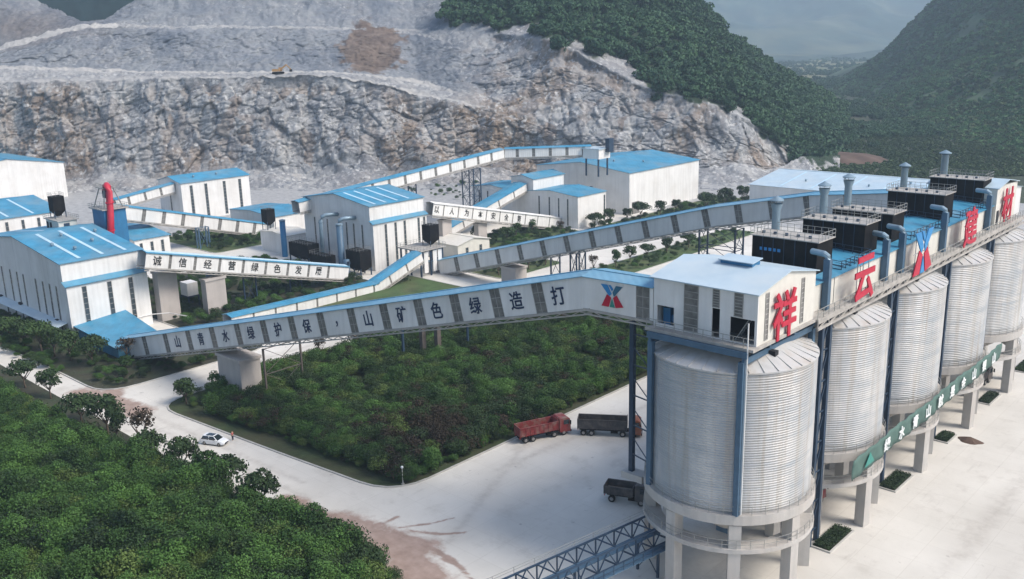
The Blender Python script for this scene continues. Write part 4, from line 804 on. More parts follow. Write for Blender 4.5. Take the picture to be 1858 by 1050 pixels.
# far house with the last character
FH = Thing("end_house", "white house with dark flank at the far end of the silo-top gallery", "building", (0, 84, 31.5))
FH.part("wall", MB().box(-5.6, 6.0, 78.0, 89.5, 31.5, 38.0), CREAM); FH.part("roof", MB().slab([(-5.9, 77.8, 38.05), (6.3, 77.8, 38.05), (6.3, 83.7, 39.0), (-5.9, 83.7, 39.0)], 0.12).slab([(-5.9, 83.7, 39.0), (6.3, 83.7, 39.0), (6.3, 89.8, 38.05), (-5.9, 89.8, 38.05)], 0.12), ROOFW)
FH.part("door", MB().box(6.0, 6.06, 78.6, 79.8, 31.6, 34.0), DARK)

# ------------------------------------------------------------------ dust collectors, stacks and ducts on the gallery roof
def collector(y, i, zt=39.0, xr=3.9, d=4.4):
    t = Thing("dust_collector", "%s black dust collector box with roof railing from the head house" % ORD[i], "dust collector", (-0.6, y + d / 2, 35.2), "dust collectors on the silo gallery")
    t.part("body", MB().box(-5.0, xr, y, y + d, 35.25, zt + 0.3), BLACK)
    leg = MB()
    for x in (-4.6, -1.7, 1.0, xr - 0.4):
        for yy in (y + 0.3, y + d - 0.3): leg.box(x - 0.12, x + 0.12, yy - 0.12, yy + 0.12, 34.9, 35.95)
    t.part("stand", leg, NAVY)
    t.part("top_plate", MB().box(-5.25, xr + 0.25, y - 0.2, y + d + 0.2, zt + 0.3, zt + 0.42), DECK)
    zt += 0.3
    t.part("railing", railing(MB(), [(-5.2, y - 0.15, zt + 0.1), (xr + .2, y - .15, zt + 0.1), (xr + .2, y + d + .15, zt + 0.1), (-5.2, y + d + .15, zt + 0.1)], 1.0, 0.9, True, 0.05), STEEL)
    seam = MB()
    for k in range(1, 6): x = -5.0 + (xr + 5.0) * k / 6; seam.box(x - 0.04, x + 0.04, y - 0.05, y, 36.0, zt - 0.05)
    t.part("stiffener", seam, NAVY)
    vb = MB()
    for k in range(5): vb.tube([(-4.2 + k * 1.6, y + 1.5, zt + 0.1), (-4.2 + k * 1.6, y + 1.5, zt + 0.45)], 0.22, 8)
    t.part("pulse_valves", vb, NAVY)
    if i == 0:
        mk = MB()
        for k in range(5): mk.box(-3.9 + k * 0.62, -3.5 + k * 0.62, y - 0.03, y, 37.5, 37.9)
        t.part("marking", mk, LOGOB)
    return t
CY = [13.0, 27.4, 36.9, 57.8, 77.0]
for i, y in enumerate(CY): collector(y, i)
def stack(y, i, ztop=43.6, x=-4.3):
    t = Thing("exhaust_stack", "%s blue-grey exhaust stack with flared cap counted from the head house" % ORD[i], "stack", (x, y, 35.2), "exhaust stacks on the silo gallery")
    r = 0.55 if i < 4 else 0.62
    t.part("pipe", MB().lathe([(r, 35.3), (r, ztop - 1.4), (r * 1.45, ztop - 0.5)] if i < 3 else [(r, 35.3), (r, ztop - 0.4), (r * 1.15, ztop - 0.3)], 20, (x, y)), DUCT, smooth=True)
    t.part("cap", MB().lathe([(0.02, ztop + 0.55), (r * 1.7, ztop), (r * 1.7, ztop - 0.12), (0.02, ztop - 0.1)], 20, (x, y)), DUCT)
    b = MB()
    for a in range(3): an = a * 2.1; b.beam((x + r * math.cos(an), y + r * math.sin(an), ztop - 0.9), (x + r * 1.6 * math.cos(an), y + r * 1.6 * math.sin(an), ztop), 0.06)
    t.part("cap_stays", b, STEEL)
    t.part("fan_box", MB().box(x - 1.1, x + 0.7, y - 1.0, y + 1.0, 35.1, 36.9), DUCT)
for i, (y, zt) in enumerate(((17.9, 43.3), (32.2, 43.5), (40.4, 43.7), (57.0 + 5.5, 43.0), (81.6, 43.2))): stack(y, i, zt)
def elbow_duct(y, i, zt):
    t = Thing("down_duct", "%s grey square down-duct beside the walkway counted from the head house" % ORD[i], "duct", (5.9, y, 31.5), "down-ducts beside the walkway")
    t.part("riser", MB().box(5.6, 6.4, y - 0.4, y + 0.4, 31.5, zt - 0.8), BLUEST)
    t.part("elbow", MB().tube([(6.0, y, zt - 0.9), (5.9, y, zt - 0.45), (5.5, y, zt - 0.2), (3.6, y + 0.6, zt - 0.2)], 0.38, 10), DUCT)
for i, (y, zt) in enumerate(((11.6, 38.6), (29.8, 38.0), (35.6, 38.0), (52.5, 38.4), (74.0, 38.2))): elbow_duct(y, i, zt)
for ya, yb in ((17.5, 26.6), (41.0, 57.0), (62.0, 76.0)):
    rr_ = MB()
    railing(rr_, [(5.2, ya, 35.2), (5.2, yb, 35.2), (-1.0, yb, 35.5), (-1.0, ya, 35.5)], 1.1, 1.2, True, w=0.07); railing(rr_, [(-1.0, ya, 35.5), (-1.0, yb, 35.5)], 1.1, 1.2, w=0.06)
    for k in range(7): y = ya + (yb - ya) * k / 6; rr_.beam((-1.0, y, 35.5), (5.2, y, 35.25), 0.08)
    GT.part("roof_railing", rr_, NAVY)
# ------------------------------------------------------------------ red characters and emblem along the gallery edge
def sign_char(ch, y, z, s, x, label, frame=True):
    t = Thing("sign_character", label, "sign", (x, y, z - s / 2), "red rooftop sign")
    t.put("lettering", char_mesh(ch, RED, 0.08, 0.018), face_mat((x + 0.3, y, z), (0, 1, 0), (0, 0, 1), s * 0.98, s))
    if frame:
        f = MB()
        for dy in (-0.28, 0, 0.28): f.beam((x, y + dy * s, z - s * 0.55), (x, y + dy * s, z + s * 0.5), 0.09)
        for dz in (-0.3, 0.05, 0.4): f.beam((x, y - s * 0.4, z + dz * s), (x, y + s * 0.4, z + dz * s), 0.07)
        t.part("frame", f, CHAR)
sign_char("祥", -1.2, 34.0, 5.6, 6.75, "red first character mounted on the sunlit, cream-tinted wall of the head house", False)
sign_char("云", 19.2, 34.2, 6.2, 7.3, "red second character standing at the walkway above the second silo")
sign_char("建", 60.0, 34.4, 6.2, 7.3, "red fourth character standing at the walkway above the fourth silo")
sign_char("材", 83.0, 34.7, 6.0, 6.2, "red last character on the white house at the far end", False)
em = Thing("sign_emblem", "blue and red cross-shaped emblem between the second and fourth red characters", "sign", (7.3, 40, 31.0))
for me in emblem_parts(0.15):
    for p_ in me.materials: pass
    if me.materials[0] in (LOGOT, LOGOG): me.materials[0] = LOGOB
    em.put("emblem_piece", me, face_mat((7.5, 39.6, 34.0), (0, 1, 0), (0, 0, 1), 7.2, 6.5))
f = MB(); [f.beam((7.35, 39.6 + d, 30.6), (7.35, 39.6 + d, 37.6), 0.09) for d in (-2.4, 0, 2.4)]; [f.beam((7.35, 36.4, z), (7.35, 42.8, z), 0.07) for z in (32, 34, 36)]
em.part("frame", f, CHAR)
# banner along the silo bases
bn = Thing("slogan_banner", "long green cloth banner with white characters strung along the silo bases", "banner", (10.9, 48, 7.4))
ny = 90; bv = []; y0_, y1_ = 11.5, 72.0
for k in range(ny + 1):
    y = y0_ + (y1_ - y0_) * k / ny
    for j in range(5): bv.append((10.85 + 0.10 * math.sin(y * 1.9 + j) + 0.06 * math.sin(y * 0.7), y, 9.9 + 2.8 * j / 4 + 0.12 * math.sin(y * 0.29)))
fcs = np.array([(i * 5 + j, (i + 1) * 5 + j, (i + 1) * 5 + j + 1, i * 5 + j + 1) for i in range(ny) for j in range(4)])
bo = link("cloth", np_mesh("cloth", np.array(bv) - np.array(bn.o), fcs, BANNER), bn.root); so_ = bo.modifiers.new("thickness", 'SOLIDIFY'); so_.thickness = 0.03
for k, ch in enumerate("绿水青山就是金山银山"): bn.put("lettering", char_mesh(ch, BANTX, 0.04, 0.02), face_mat((11.06, 22.2 + 5.03 * k, 11.3), (0, 1, 0), (0, 0, 1), 2.0, 1.9))
bn.part("emblem_piece", MB().add([(11.04, 15.0, 10.5), (11.04, 18.0, 10.5), (11.04, 16.5, 12.2), (11.08, 15.0, 10.5), (11.08, 18.0, 10.5), (11.08, 16.5, 12.2)], [(0, 1, 2), (5, 4, 3), (0, 3, 4, 1), (1, 4, 5, 2), (2, 5, 3, 0)]), LOGOG)

# ------------------------------------------------------------------ inclined conveyor galleries
def gallery(name, label, pts, face, axis, width, height, wins, ww, texts=(), tmat=None, tsize=2.6, roofm=None, emblem=None, win_bars=3, ridge_light=False, wallm=None, group="conveyor galleries"):
    """pts: floor points of the visible wall; face: outward unit vector of that wall; axis: 0 x or 1 y (measuring axis); wins/texts: positions along it"""
    T = Thing(name, label, "conveyor gallery", pts[0], group); fo = Vector(face); roofm = roofm or ROOF; wallm = wallm or WHITE
    for si, (a, b) in enumerate(zip(pts[:-1], pts[1:])):
        a, b = Vector(a), Vector(b); ex = (b - a).normalized()
        if si > 0: a = a - ex * 0.5
        if si < len(pts) - 2: b = b + ex * 0.5
        a = a + fo * 0.006 * si; b = b + fo * 0.006 * si; L = (b - a).length
        if ex.cross(Vector((0, 0, 1))).dot(fo) < 0: a, b = b, a; ex = -ex
        # ex runs to the viewer's right along the visible wall, ez is up square to the slope
        ez = (Vector((0, 0, 1)) - ex * ex.z).normalized(); ey = ez.cross(ex)          # ey points inward
        M = Matrix(((ex.x, ey.x, ez.x, a.x), (ex.y, ey.y, ez.y, a.y), (ex.z, ey.z, ez.z, a.z), (0, 0, 0, 1)))
        def put(nm, mb, m, parent=None): return T.put(nm, mb.mesh(nm, m), M, None) if parent is None else sub(nm, mb, m, parent)
        def sub(nm, mb, m, parent):
            o = link(nm, mb.mesh(nm, m), parent); return o
        pos = sorted((w - a[axis]) / ex[axis] for w in wins); pos = [p for p in pos if ww * 0.6 < p < L - ww * 0.6]
        tp = [((w - a[axis]) / ex[axis], c) for w, c in texts]; tp = [(p, c) for p, c in tp if -0.01 < p <= L]
        s = 0.0
        for p in pos + [L + ww / 2]:
            if p - ww / 2 - s > 0.05: put("wall_panel", MB().box(s + 0.02, p - ww / 2 - 0.02, 0, 0.14, 0, height), wallm)
            s = p + ww / 2
        for p in pos:
            e = 0.07; f = MB().box(p - ww / 2, p - ww / 2 + e, 0.0, 0.16, 0.02, height).box(p + ww / 2 - e, p + ww / 2, 0.0, 0.16, 0.02, height)
            for k in range(win_bars + 1): z = 0.02 + (height - 0.1) * k / win_bars; f.box(p - ww / 2 + e, p + ww / 2 - e, 0.02, 0.14, z, z + 0.08)
            if ww > 1.2: f.box(p - 0.04, p + 0.04, 0.02, 0.14, 0.1, height - 0.08)
            o = put("window", f, WFR); sub("pane", MB().box(p - ww / 2 + e, p + ww / 2 - e, 0.07, 0.11, 0.08, height - 0.08), GLASS, o)
        put("wall", MB().box(0.03, L - 0.03, width - 0.14, width, 0, height), wallm)
        put("floor", MB().box(0, L, -0.05, width + 0.05, -0.35, -0.02), DECK)
        tr = MB()
        for k in range(int(L / 3)): tr.beam((k * 3, 0.15, -0.75), (k * 3 + 1.5, 0.15, -0.35), 0.1); tr.beam((k * 3 + 1.5, 0.15, -0.35), (k * 3 + 3, 0.15, -0.75), 0.1)
        tr.beam((0, 0.15, -0.78), (L, 0.15, -0.78), 0.18); tr.beam((0, width - 0.15, -0.78), (L, width - 0.15, -0.78), 0.18); put("truss", tr, DECK)
        rise = 0.42; oh = 0.3; w2 = width / 2; q = MB()
        q.slab([(-0.1, -oh, height + 0.02), (L + .1, -oh, height + .02), (L + .1, w2, height + rise), (-.1, w2, height + rise)], 0.1)
        q.slab([(-0.1, w2, height + rise), (L + .1, w2, height + rise), (L + .1, width + oh, height + .02), (-.1, width + oh, height + .02)], 0.1)
        ro = put("roof", q, roofm)
        if ridge_light: sub("skylight", MB().slab([(0.1, w2 * 0.25, height + 0.2), (L - .1, w2 * 0.25, height + .2), (L - .1, w2 * 0.95, height + rise + 0.03), (.1, w2 * 0.95, height + rise + 0.03)], 0.02), SKYL, ro)
        else: sub("ridge_cap", MB().box(0, L, w2 - 0.18, w2 + 0.18, height + rise - 0.06, height + rise + 0.08), roofm, ro)
        for p, c in tp:
            o = T.put("lettering", char_mesh(c, tmat or INK, 0.03, 0.014), M @ Matrix(((tsize * 0.92, 0, 0, p), (0, 0, -1, -0.05), (0, tsize, 0, height * 0.5 + (-0.25 if c in ",，" else 0)), (0, 0, 0, 1))))
        if emblem and 0 < (emblem - a[axis]) / ex[axis] < L:
            p = (emblem - a[axis]) / ex[axis]
            for me in emblem_parts(0.06): T.put("emblem_piece", me, M @ Matrix(((3.3, 0, 0, p), (0, 0, -1, -0.03), (0, 2.9, 0, height * 0.52), (0, 0, 0, 1))))
    return T
AX = [-8.2, -17.1, -23.7, -31.2, -39.0, -46.6, -54.4, -62.4, -70.5, -78.8, -87.4, -96.0, -104.9, -114.0, -123.3, -132.5, -141.0]
TA = "打造绿色矿山，保护绿水青山"
TX = [-20.5, -27.6, -35.2, -43.0, -50.6, -58.5, -66.5, -74.7, -83.2, -91.8, -100.5, -109.5, -118.7]
def ya_(x): return -6.9 - 3.6 * ((-6.9 - x) / 140.0)
gallery("conveyor_gallery", "longest white gallery with blue roof and a navy slogan climbing to the head house", [(-150.0, ya_(-150), -2.4), (-16.5, ya_(-16.5), 31.9), (-6.75, ya_(-6.75), 32.0)], (0, -1, 0), 0, 4.6, 4.1, AX, 1.9, list(zip(TX, TA)), INK, 2.5, emblem=-12.6, win_bars=3, roofm=ROOFA)
BX = [-143.3, -134.9, -126.8, -118.5, -110.3, -102.2, -94.2, -86.1, -78.1, -70.3, -62.2, -54.2, -46.3, -38.4, -30.6, -22.5]
gallery("conveyor_gallery", "plain long gallery with pale blue roof climbing to the far end of the silos", [(-149.0, 84, -2.0), (-52, 84, 24.2), (-30, 84, 28.8), (-5.7, 84, 31.6)], (0, -1, 0), 0, 4.4, 4.1, BX, 1.7, win_bars=3, roofm=ROOFA)
CT = "诚信经营绿色发展"
gallery("conveyor_gallery", "slogan gallery with eight dark characters leaving the nearest building on concrete piers", [(-155.5, 2.4, 15.5), (-155.5, 60.5, 1.0)], (1, 0, 0), 1, 4.2, 3.5, [8.4, 14.7, 21.2, 27.7, 34.2, 40.8, 47.3, 53.7], 0.75, list(zip([5.2, 11.5, 18.0, 24.5, 31.0, 37.6, 44.1, 50.5], CT)), INKK, 2.3, ridge_light=True)
gallery("conveyor_gallery", "small white slogan gallery between the main building and the far twin sheds", [(-160.0, 97.8, 13.4), (-160.0, 159.8, -0.6)], (1, 0, 0), 1, 3.6, 3.6, [96 + 6.35 * k + 6.3 for k in range(10)], 0.45, list(zip([99.4, 105.8, 112.3, 118.5, 124.6, 130.9, 137.2, 143.6], "以人为本安全第一")), INKK, 2.2, roofm=WHITE)
gallery("conveyor_gallery", "ground-hugging gallery with bright blue roof ramping up to the transfer station", [(-141.0, 15.0, 0.5), (-141.0, 59.5, -0.3), (-141.0, 76.5, 5.4)], (1, 0, 0), 1, 4.0, 2.5, [21 + 6.2 * k for k in range(9)], 0.55)
gallery("conveyor_gallery", "high white gallery across the quarry foot rising behind the main building", [(-190, 70, 15.2), (-190, 163.0, 22.6)], (1, 0, 0), 1, 4.0, 3.2, [78 + 7.1 * k for k in range(12)], 1.2)
gallery("conveyor_gallery", "level blue-roofed gallery ending in a cabin above the largest shed", [(-190, 163.2, 22.6), (-166.5, 186, 22.8)], (0.696, -0.718, 0), 1, 4.0, 3.2, [166.5, 170.8, 175.2, 179.6, 184], 1.2)
gallery("conveyor_gallery", "white gallery with dark windows sloping past the blue tank to the small white building", [(-236, 31.0, 14.6), (-236, 88, -0.6)], (1, 0, 0), 1, 4.0, 4.0, [35 + 6.6 * k for k in range(8)], 1.3)
gallery("conveyor_gallery", "short gallery behind the red pipe rising to the four-striped building", [(-290, 58, 8.4), (-290, 81.8, 11.6)], (1, 0, 0), 1, 4.0, 3.2, [63, 69.5, 76], 1.0)
gallery("conveyor_gallery", "steep blue-roofed gallery dropping from the far tower to the cream shed", [(-176, 112, -1.0), (-176, 160, 11.8)], (1, 0, 0), 1, 6.0, 2.6, [118, 127, 136, 145, 153], 0.6)
# end cabin of the level gallery
ec = Thing("end_cabin", "small pale cabin with dark hood at the tip of the high level gallery", "building", (-164, 188, 20))
ec.part("wall", MB().box(-168.5, -161, 183.5, 190.5, 21.6, 25.2), WHITE); ec.part("roof", MB().box(-168.9, -160.6, 183.1, 190.9, 25.22, 25.5), ROOFW); ec.part("hood", MB().box(-161.0, -159.2, 187.5, 190.3, 24.0, 29.0), NAVY); ec.part("legs", MB().box(-167.8, -167.3, 184, 184.5, 15.0, 21.6).box(-162, -161.5, 189.5, 190, 15, 21.6).box(-162, -161.5, 184, 184.5, 15, 21.6), NAVY)

def pier(x0, x1, y0, y1, z, label, m=None):
    t = Thing("concrete_pier", label, "pier", ((x0 + x1) / 2, (y0 + y1) / 2, 0), "concrete piers under galleries")
    t.part("shaft", MB().box(x0, x1, y0, y1, -0.3, z - 0.55), m or PIER); t.part("cap", MB().box(x0 - 0.25, x1 + 0.25, y0 - 0.25, y1 + 0.25, z - 0.55, z), m or PIER)
pier(-105.6, -97.6, -9.0, -4.6, 8.0, "widest concrete pier, under the longest slogan gallery at the island corner")
pier(-157.8, -155.4, 17.2, 22.6, 9.5, "pale concrete pier under the eight-character gallery, nearest the road")
pier(-163, -160.4, 7.5, 12.5, 12.5, "concrete pier close to the nearest building under the eight-character gallery")
pier(-118.5, -113.2, 84.5, 89, 5.6, "concrete pier under the plain long gallery beside the lawn")
pier(-163.2, -161.2, 119, 123, 7.2, "square concrete pier under the small slogan gallery")
pier(-163.2, -161.2, 103, 107, 10.8, "concrete pier of the small slogan gallery next to the main building")
def trestle(x, y, z, label, w=3.6, d=2.4, base=0.0, m=None, along=0):
    t = Thing("steel_trestle", label, "trestle", (x, y, base), "steel trestles under galleries"); m = m or NAVY; br = MB()
    c = [(x - d / 2, y - w / 2), (x + d / 2, y - w / 2), (x + d / 2, y + w / 2), (x - d / 2, y + w / 2)] if d else [(x, y - w / 2), (x, y + w / 2)]
    for (a, b) in c: t.part("leg", MB().box(a - 0.16, a + 0.16, b - 0.16, b + 0.16, base - 0.2, z), m)
    n_ = len(c)
    for k in range(n_ if n_ > 2 else 1):
        (a, b), (e, f) = c[k], c[(k + 1) % n_]; h = (z - base); nn = max(1, round(h / 5.0))
        for j in range(nn):
            za, zb = base + h * j / nn, base + h * (j + 1) / nn; br.beam((a, b, za), (e, f, zb), 0.1); br.beam((e, f, za), (a, b, zb), 0.1); br.beam((a, b, zb - 0.1), (e, f, zb - 0.1), 0.14)
    t.part("bracing", br, m)
BROWN = mat("weathered_trestle", (0.10, 0.085, 0.075), 0.7, var=0.2)
trestle(-94.8, -1.4, 10.0, "two-legged braced trestle just right of the widest pier", w=8.2, d=0, m=BROWN)
trestle(-52.0, 86.2, 23.6, "dark braced trestle tower under the plain long gallery behind the head house", d=9.0)
trestle(-100.5, 86.2, 10.5, "dark leg pair under the plain gallery right of its pier", d=0); trestle(-93.0, 86.2, 12.5, "second dark leg pair under the plain gallery right of its pier", d=2.0)
trestle(-233.8, 60.5, 7.2, "blue-grey trestle under the sloping gallery by the blue tank", d=2.0, m=BLUEST)
trestle(-192, 147, 20.4, "lattice trestle under the high gallery near its bend", d=6.0); trestle(-192, 118, 18.0, "thin single mast pair under the high gallery", d=0)
trestle(-158, 31, 7.4, "dark leg pair under the eight-character gallery in the shrubs", d=0); trestle(-158, 45, 4.0, "short dark leg pair under the lower end of the eight-character gallery", d=0)

# ------------------------------------------------------------------ buildings
def building(name, label, x0, x1, y0, y1, ev, rg, axis='Y', wall=None, roofm=None, xs=(), ys=(), sw=0.9, zs=(0.6, None), annex=None, sky=(), vents=(), hoods=True, cat="building", group="white industrial buildings"):
    """gable shed; axis: direction of the ridge; ys: strip positions (y) on the +X wall, xs: strip positions (x) on the -Y wall; annex (depth, height) along the +X wall"""
    T = Thing(name, label, cat, ((x0 + x1) / 2, (y0 + y1) / 2, 0), group); wall = wall or WHITE; roofm = roofm or ROOF
    w = MB(); mx, my = (x0 + x1) / 2, (y0 + y1) / 2
    if axis == 'Y':
        pr = [(x0, -0.3), (x1, -0.3), (x1, ev), (mx, rg), (x0, ev)]
        w.add([(a, y0, z) for a, z in pr] + [(a, y1, z) for a, z in pr], [(0, 1, 2, 3, 4), (9, 8, 7, 6, 5)] + [((i + 1) % 5, i, 5 + i, 5 + (i + 1) % 5) for i in (0, 1, 4)])
    else:
        pr = [(y0, -0.3), (y1, -0.3), (y1, ev), (my, rg), (y0, ev)]
        w.add([(x0, b, z) for b, z in pr] + [(x1, b, z) for b, z in pr], [(4, 3, 2, 1, 0), (5, 6, 7, 8, 9)] + [(i, (i + 1) % 5, 5 + (i + 1) % 5, 5 + i) for i in (0, 1, 4)])
    T.part("wall", w, wall); o = 0.45; up = 0.16
    def slope(k, a, b, c, d, dz=up, t=0.14):
        """patch of a roof slope: k 0/1 side, a..b along the ridge, c..d from eave (0) to ridge (1)"""
        def P(u, v):
            z = ev + (rg - ev) * v + dz - (0.0 if v > 0.001 else (rg - ev) * o / (((x1 - x0) if axis == 'Y' else (y1 - y0)) / 2))
            if axis == 'Y': e = (x1 + o) if k else (x0 - o); return (e + (mx - e) * v, u, z)
            e = (y1 + o) if k else (y0 - o); return (u, e + (my - e) * v, z)
        q = [P(a, c), P(b, c), P(b, d), P(a, d)]
        n_ = (Vector(q[1]) - Vector(q[0])).cross(Vector(q[2]) - Vector(q[1])); return MB().slab(q if n_.z > 0 else q[::-1], t)
    lo, hi = ((y0, y1) if axis == 'Y' else (x0, x1)); r = MB()
    for k in (0, 1): s_ = slope(k, lo - o, hi + o, 0, 1); r.add(s_.v, s_.f)
    ro = T.part("roof", r, roofm)
    T.part("ridge_cap", MB().box(mx - 0.25, mx + 0.25, lo - o, hi + o, rg + up - 0.05, rg + up + 0.1) if axis == 'Y' else MB().box(lo - o, hi + o, my - 0.25, my + 0.25, rg + up - 0.05, rg + up + 0.1), roofm, ro)
    for k, u in sky: T.part("skylight", slope(k, u - 0.4, u + 0.4, 0.06, 0.94, up + 0.05, 0.04), SKYL, ro)
    for k, u, v in vents:
        s_ = slope(k, u, u + 0.1, v, v + 0.01); p = s_.v[-1]
        T.part("ventilator", MB().lathe([(0.25, p[2] - 0.1), (0.3, p[2] + 0.25), (0.45, p[2] + 0.4), (0.4, p[2] + 0.75), (0.01, p[2] + 0.9)], 12, (p[0], p[1])), DUCT, ro)
    zt = zs[1] or ev - 1.2; xf = x1
    if annex:
        d, h = annex; xf = x1 + d; zt = min(zt, h - 0.6); T.part("annex_wall", MB().box(x1, xf, y0 + 0.05, y1 - 0.05, -0.3, h), wall)
        T.part("annex_roof", MB().slab([(x1 - 0.02, y0 - 0.4, h + 1.0), (xf + 0.5, y0 - 0.4, h + 0.12), (xf + 0.5, y1 + 0.4, h + 0.12), (x1 - 0.02, y1 + 0.4, h + 1.0)], 0.12), roofm)
    for c in ys: strip_window(T, '+X', xf, c, zs[0], zt, sw, glass=GLASSD, bars=max(3, int((zt - zs[0]) / 1.3)))
    for c in xs: strip_window(T, '-Y', y0, c, zs[0], zt, sw * 0.75, glass=GLASSD, bars=max(3, int((zt - zs[0]) / 1.3)))
    return T
NB = building("processing_building", "nearest large white building with blue gable roof beside the longest gallery's foot", -215, -162.4, -13.9, 5.4, 18.4, 21.6, 'Y', ys=(-9.9, -4.0, 1.1), xs=(-166.5, -170.3, -174.2, -178.5, -186, -190, -194.5, -200), sw=1.1, annex=(1.4, 13.2), sky=((1, -9), (1, -3.5), (1, 2.0), (0, -6)), vents=((1, -10, 0.5), (1, -5, 0.75), (1, -1, 0.45), (1, 3, 0.72), (1, -7, 0.3)))
for k, (x, z) in enumerate(((-168, 3.2), (-178, 2.8), (-190, 3.6), (-203, 3.4))): NB.part("wall_fan", MB().box(x - 0.7, x + 0.7, -14.5, -13.9, z, z + 1.2), DARK)
NB.part("awning", MB().slab([(-215, -16.4, 3.8), (-163, -16.4, 3.8), (-163, -13.95, 4.4), (-215, -13.95, 4.4)], 0.1), ROOFW)
NB.part("pipe", MB().tube([(-160.8, -13.5, 2.5), (-160.8, 5, 2.5), (-158.5, 8.5, 2.5), (-152, 10, 2.4)], 0.12, 6), WHITE)
NB.part("conveyor_hood", MB().slab([(-161, -13.5, 3.9), (-140, -13.6, 2.9), (-140, -3, 3.6), (-161, -1, 5.0)], 0.12).box(-160.9, -141, -12.6, -3.5, -0.2, 2.6), ROOF)
MBd = building("processing_building", "central white building with skylit blue roof and dark striped walls", -194, -161.2, 74.2, 95.4, 19.2, 21.6, 'Y', ys=(79.0, 82.8, 86.4, 92.0, 94.3), xs=(-165, -169, -172.5, -182, -188.5), sw=0.9, annex=(1.2, 14.0), sky=((1, 77), (1, 81), (1, 85.5), (1, 90), (0, 80), (0, 88)))
building("processing_building", "four-striped white building with blue roof at the quarry foot behind the red pipe", -304, -286, 82, 112, 15, 17.0, 'Y', ys=(86.2, 92.5, 100.6, 107.6), xs=(-295,), sw=1.3, vents=((1, 90, 0.5), (1, 100, 0.5), (0, 95, 0.4)))
building("processing_building", "blue-roofed building cut by the left frame edge, with five dark wall stripes", -320, -272, 4, 31, 13.2, 16.2, 'Y', ys=(8, 13, 18, 23, 28.5), sw=1.0, sky=((1, 14), (1, 22)))
building("warehouse", "large plain white shed with thin blue roof in the far left corner", -470, -396, 34, 83, 16, 20.0, 'X')
building("storage_shed", "low blue-roofed shed with pale striped wall right of the red pipe", -258, -226.5, 33.5, 45.0, 8.0, 9.6, 'Y', ys=(35.5, 39.0, 42.5), sw=1.0)
building("processing_building", "white shed with dark wall slits standing before the largest shed", -178, -152.4, 160.2, 176.5, 11.4, 12.6, 'Y', ys=(175.6,), xs=(-157.0, -161.2, -165.6, -170.5), sw=0.9)
building("transfer_tower", "small white tower block above the steep gallery", -184.5, -173.5, 160.5, 178, 16.0, 17.2, 'Y', cat="tower")
building("processing_building", "low white wing with three wall slits left of the white tower block", -206, -185, 161, 177, 10.8, 12.0, 'Y', xs=(-202, -197.5, -191), sw=0.9)
BG = building("warehouse", "largest white shed with broad blue roof below the wooded hill", -200, -153.6, 192.8, 241.5, 15.9, 18.6, 'Y', vents=((1, 215, 0.4), (1, 205, 0.7)))
BG.part("door", MB().box(-153.6, -153.5, 194.5, 199.0, 0, 4.6), GLASS); BG.part("window", MB().box(-172.5, -171.2, 192.7, 192.8, 3.5, 9.5), GLASSD)
building("warehouse", "long low shed with pale blue roof behind the dust collectors", -122, -40, 227, 275, 10.0, 13.2, 'X', roofm=ROOFW, sky=((0, -110), (0, -98), (0, -86), (0, -74), (0, -62)), vents=((0, -104, 0.4), (0, -92, 0.7), (0, -80, 0.4), (0, -68, 0.7)))
building("control_house", "small white block with two wall vents left of the central building", -216, -200.5, 71.5, 80.5, 6.2, 6.8, 'Y', roofm=CREAM)
building("cream_shed", "low cream-roofed shed beside the transfer station", -163, -150.5, 99, 113, 4.6, 6.0, 'X', wall=CREAM, roofm=CREAM, ys=(103, 109), sw=1.2, zs=(0.3, 3.4))
building("storage_shed", "pale grey shed with blue edge left of the black hopper", -262, -233, 88, 104, 6.5, 7.5, 'Y')

# ------------------------------------------------------------------ plant equipment
t = Thing("dust_tower", "tall blue box tower behind the nearest building's roof", "tower", (-189, 10.5, 0))
t.part("body", MB().box(-192.4, -185.6, 7.6, 13.4, 0, 25.2), BLUETANK); t.part("top_deck", MB().box(-193, -185, 7.0, 14.0, 25.2, 25.45), DECK); t.part("railing", railing(MB(), [(-193, 7, 25.4), (-185, 7, 25.4), (-185, 14, 25.4), (-193, 14, 25.4)], 1.1, 1.0, True), STEEL)
fr_ = MB()
for a, b in ((-192, 8), (-186, 8), (-186, 13), (-192, 13)): fr_.beam((a, b, 25.4), (-189 + (a + 189) * 0.45, 10.5 + (b - 10.5) * 0.45, 30.6), 0.22)
fr_.box(-191.2, -187, 8.7, 12.2, 30.5, 30.7)
t.part("frame", fr_, STEEL); t.part("fan", MB().lathe([(0.2, 27.6), (1.1, 28.0), (1.1, 29.8), (0.2, 30.2)], 14, (-189, 10.5)), NAVY); t.part("top_railing", railing(MB(), [(-191.2, 8.7, 30.7), (-187, 8.7, 30.7), (-187, 12.2, 30.7), (-191.2, 12.2, 30.7)], 1.0, 0.8, True), STEEL)
t = Thing("exhaust_pipe", "thick red exhaust pipe bending over beside the blue box tower", "pipe", (-184.2, 9.0, 14))
t.part("pipe", MB().tube([(-189.0, 10.3, 30.0), (-188.4, 10.2, 30.9), (-187.3, 10.0, 31.3), (-186.2, 9.8, 30.9), (-185.7, 9.7, 29.8), (-184.8, 8.9, 24), (-183.6, 7.4, 15.5)], 0.85, 12), REDP, smooth=True)
fl = MB()
for a, b in (((-185.26, 9.32, 27.0), (-185.22, 9.29, 27.25)), ((-184.23, 8.19, 20.0), (-184.19, 8.16, 20.25))): fl.tube([a, b], 1.05, 12)
t.part("flange", fl, REDP)
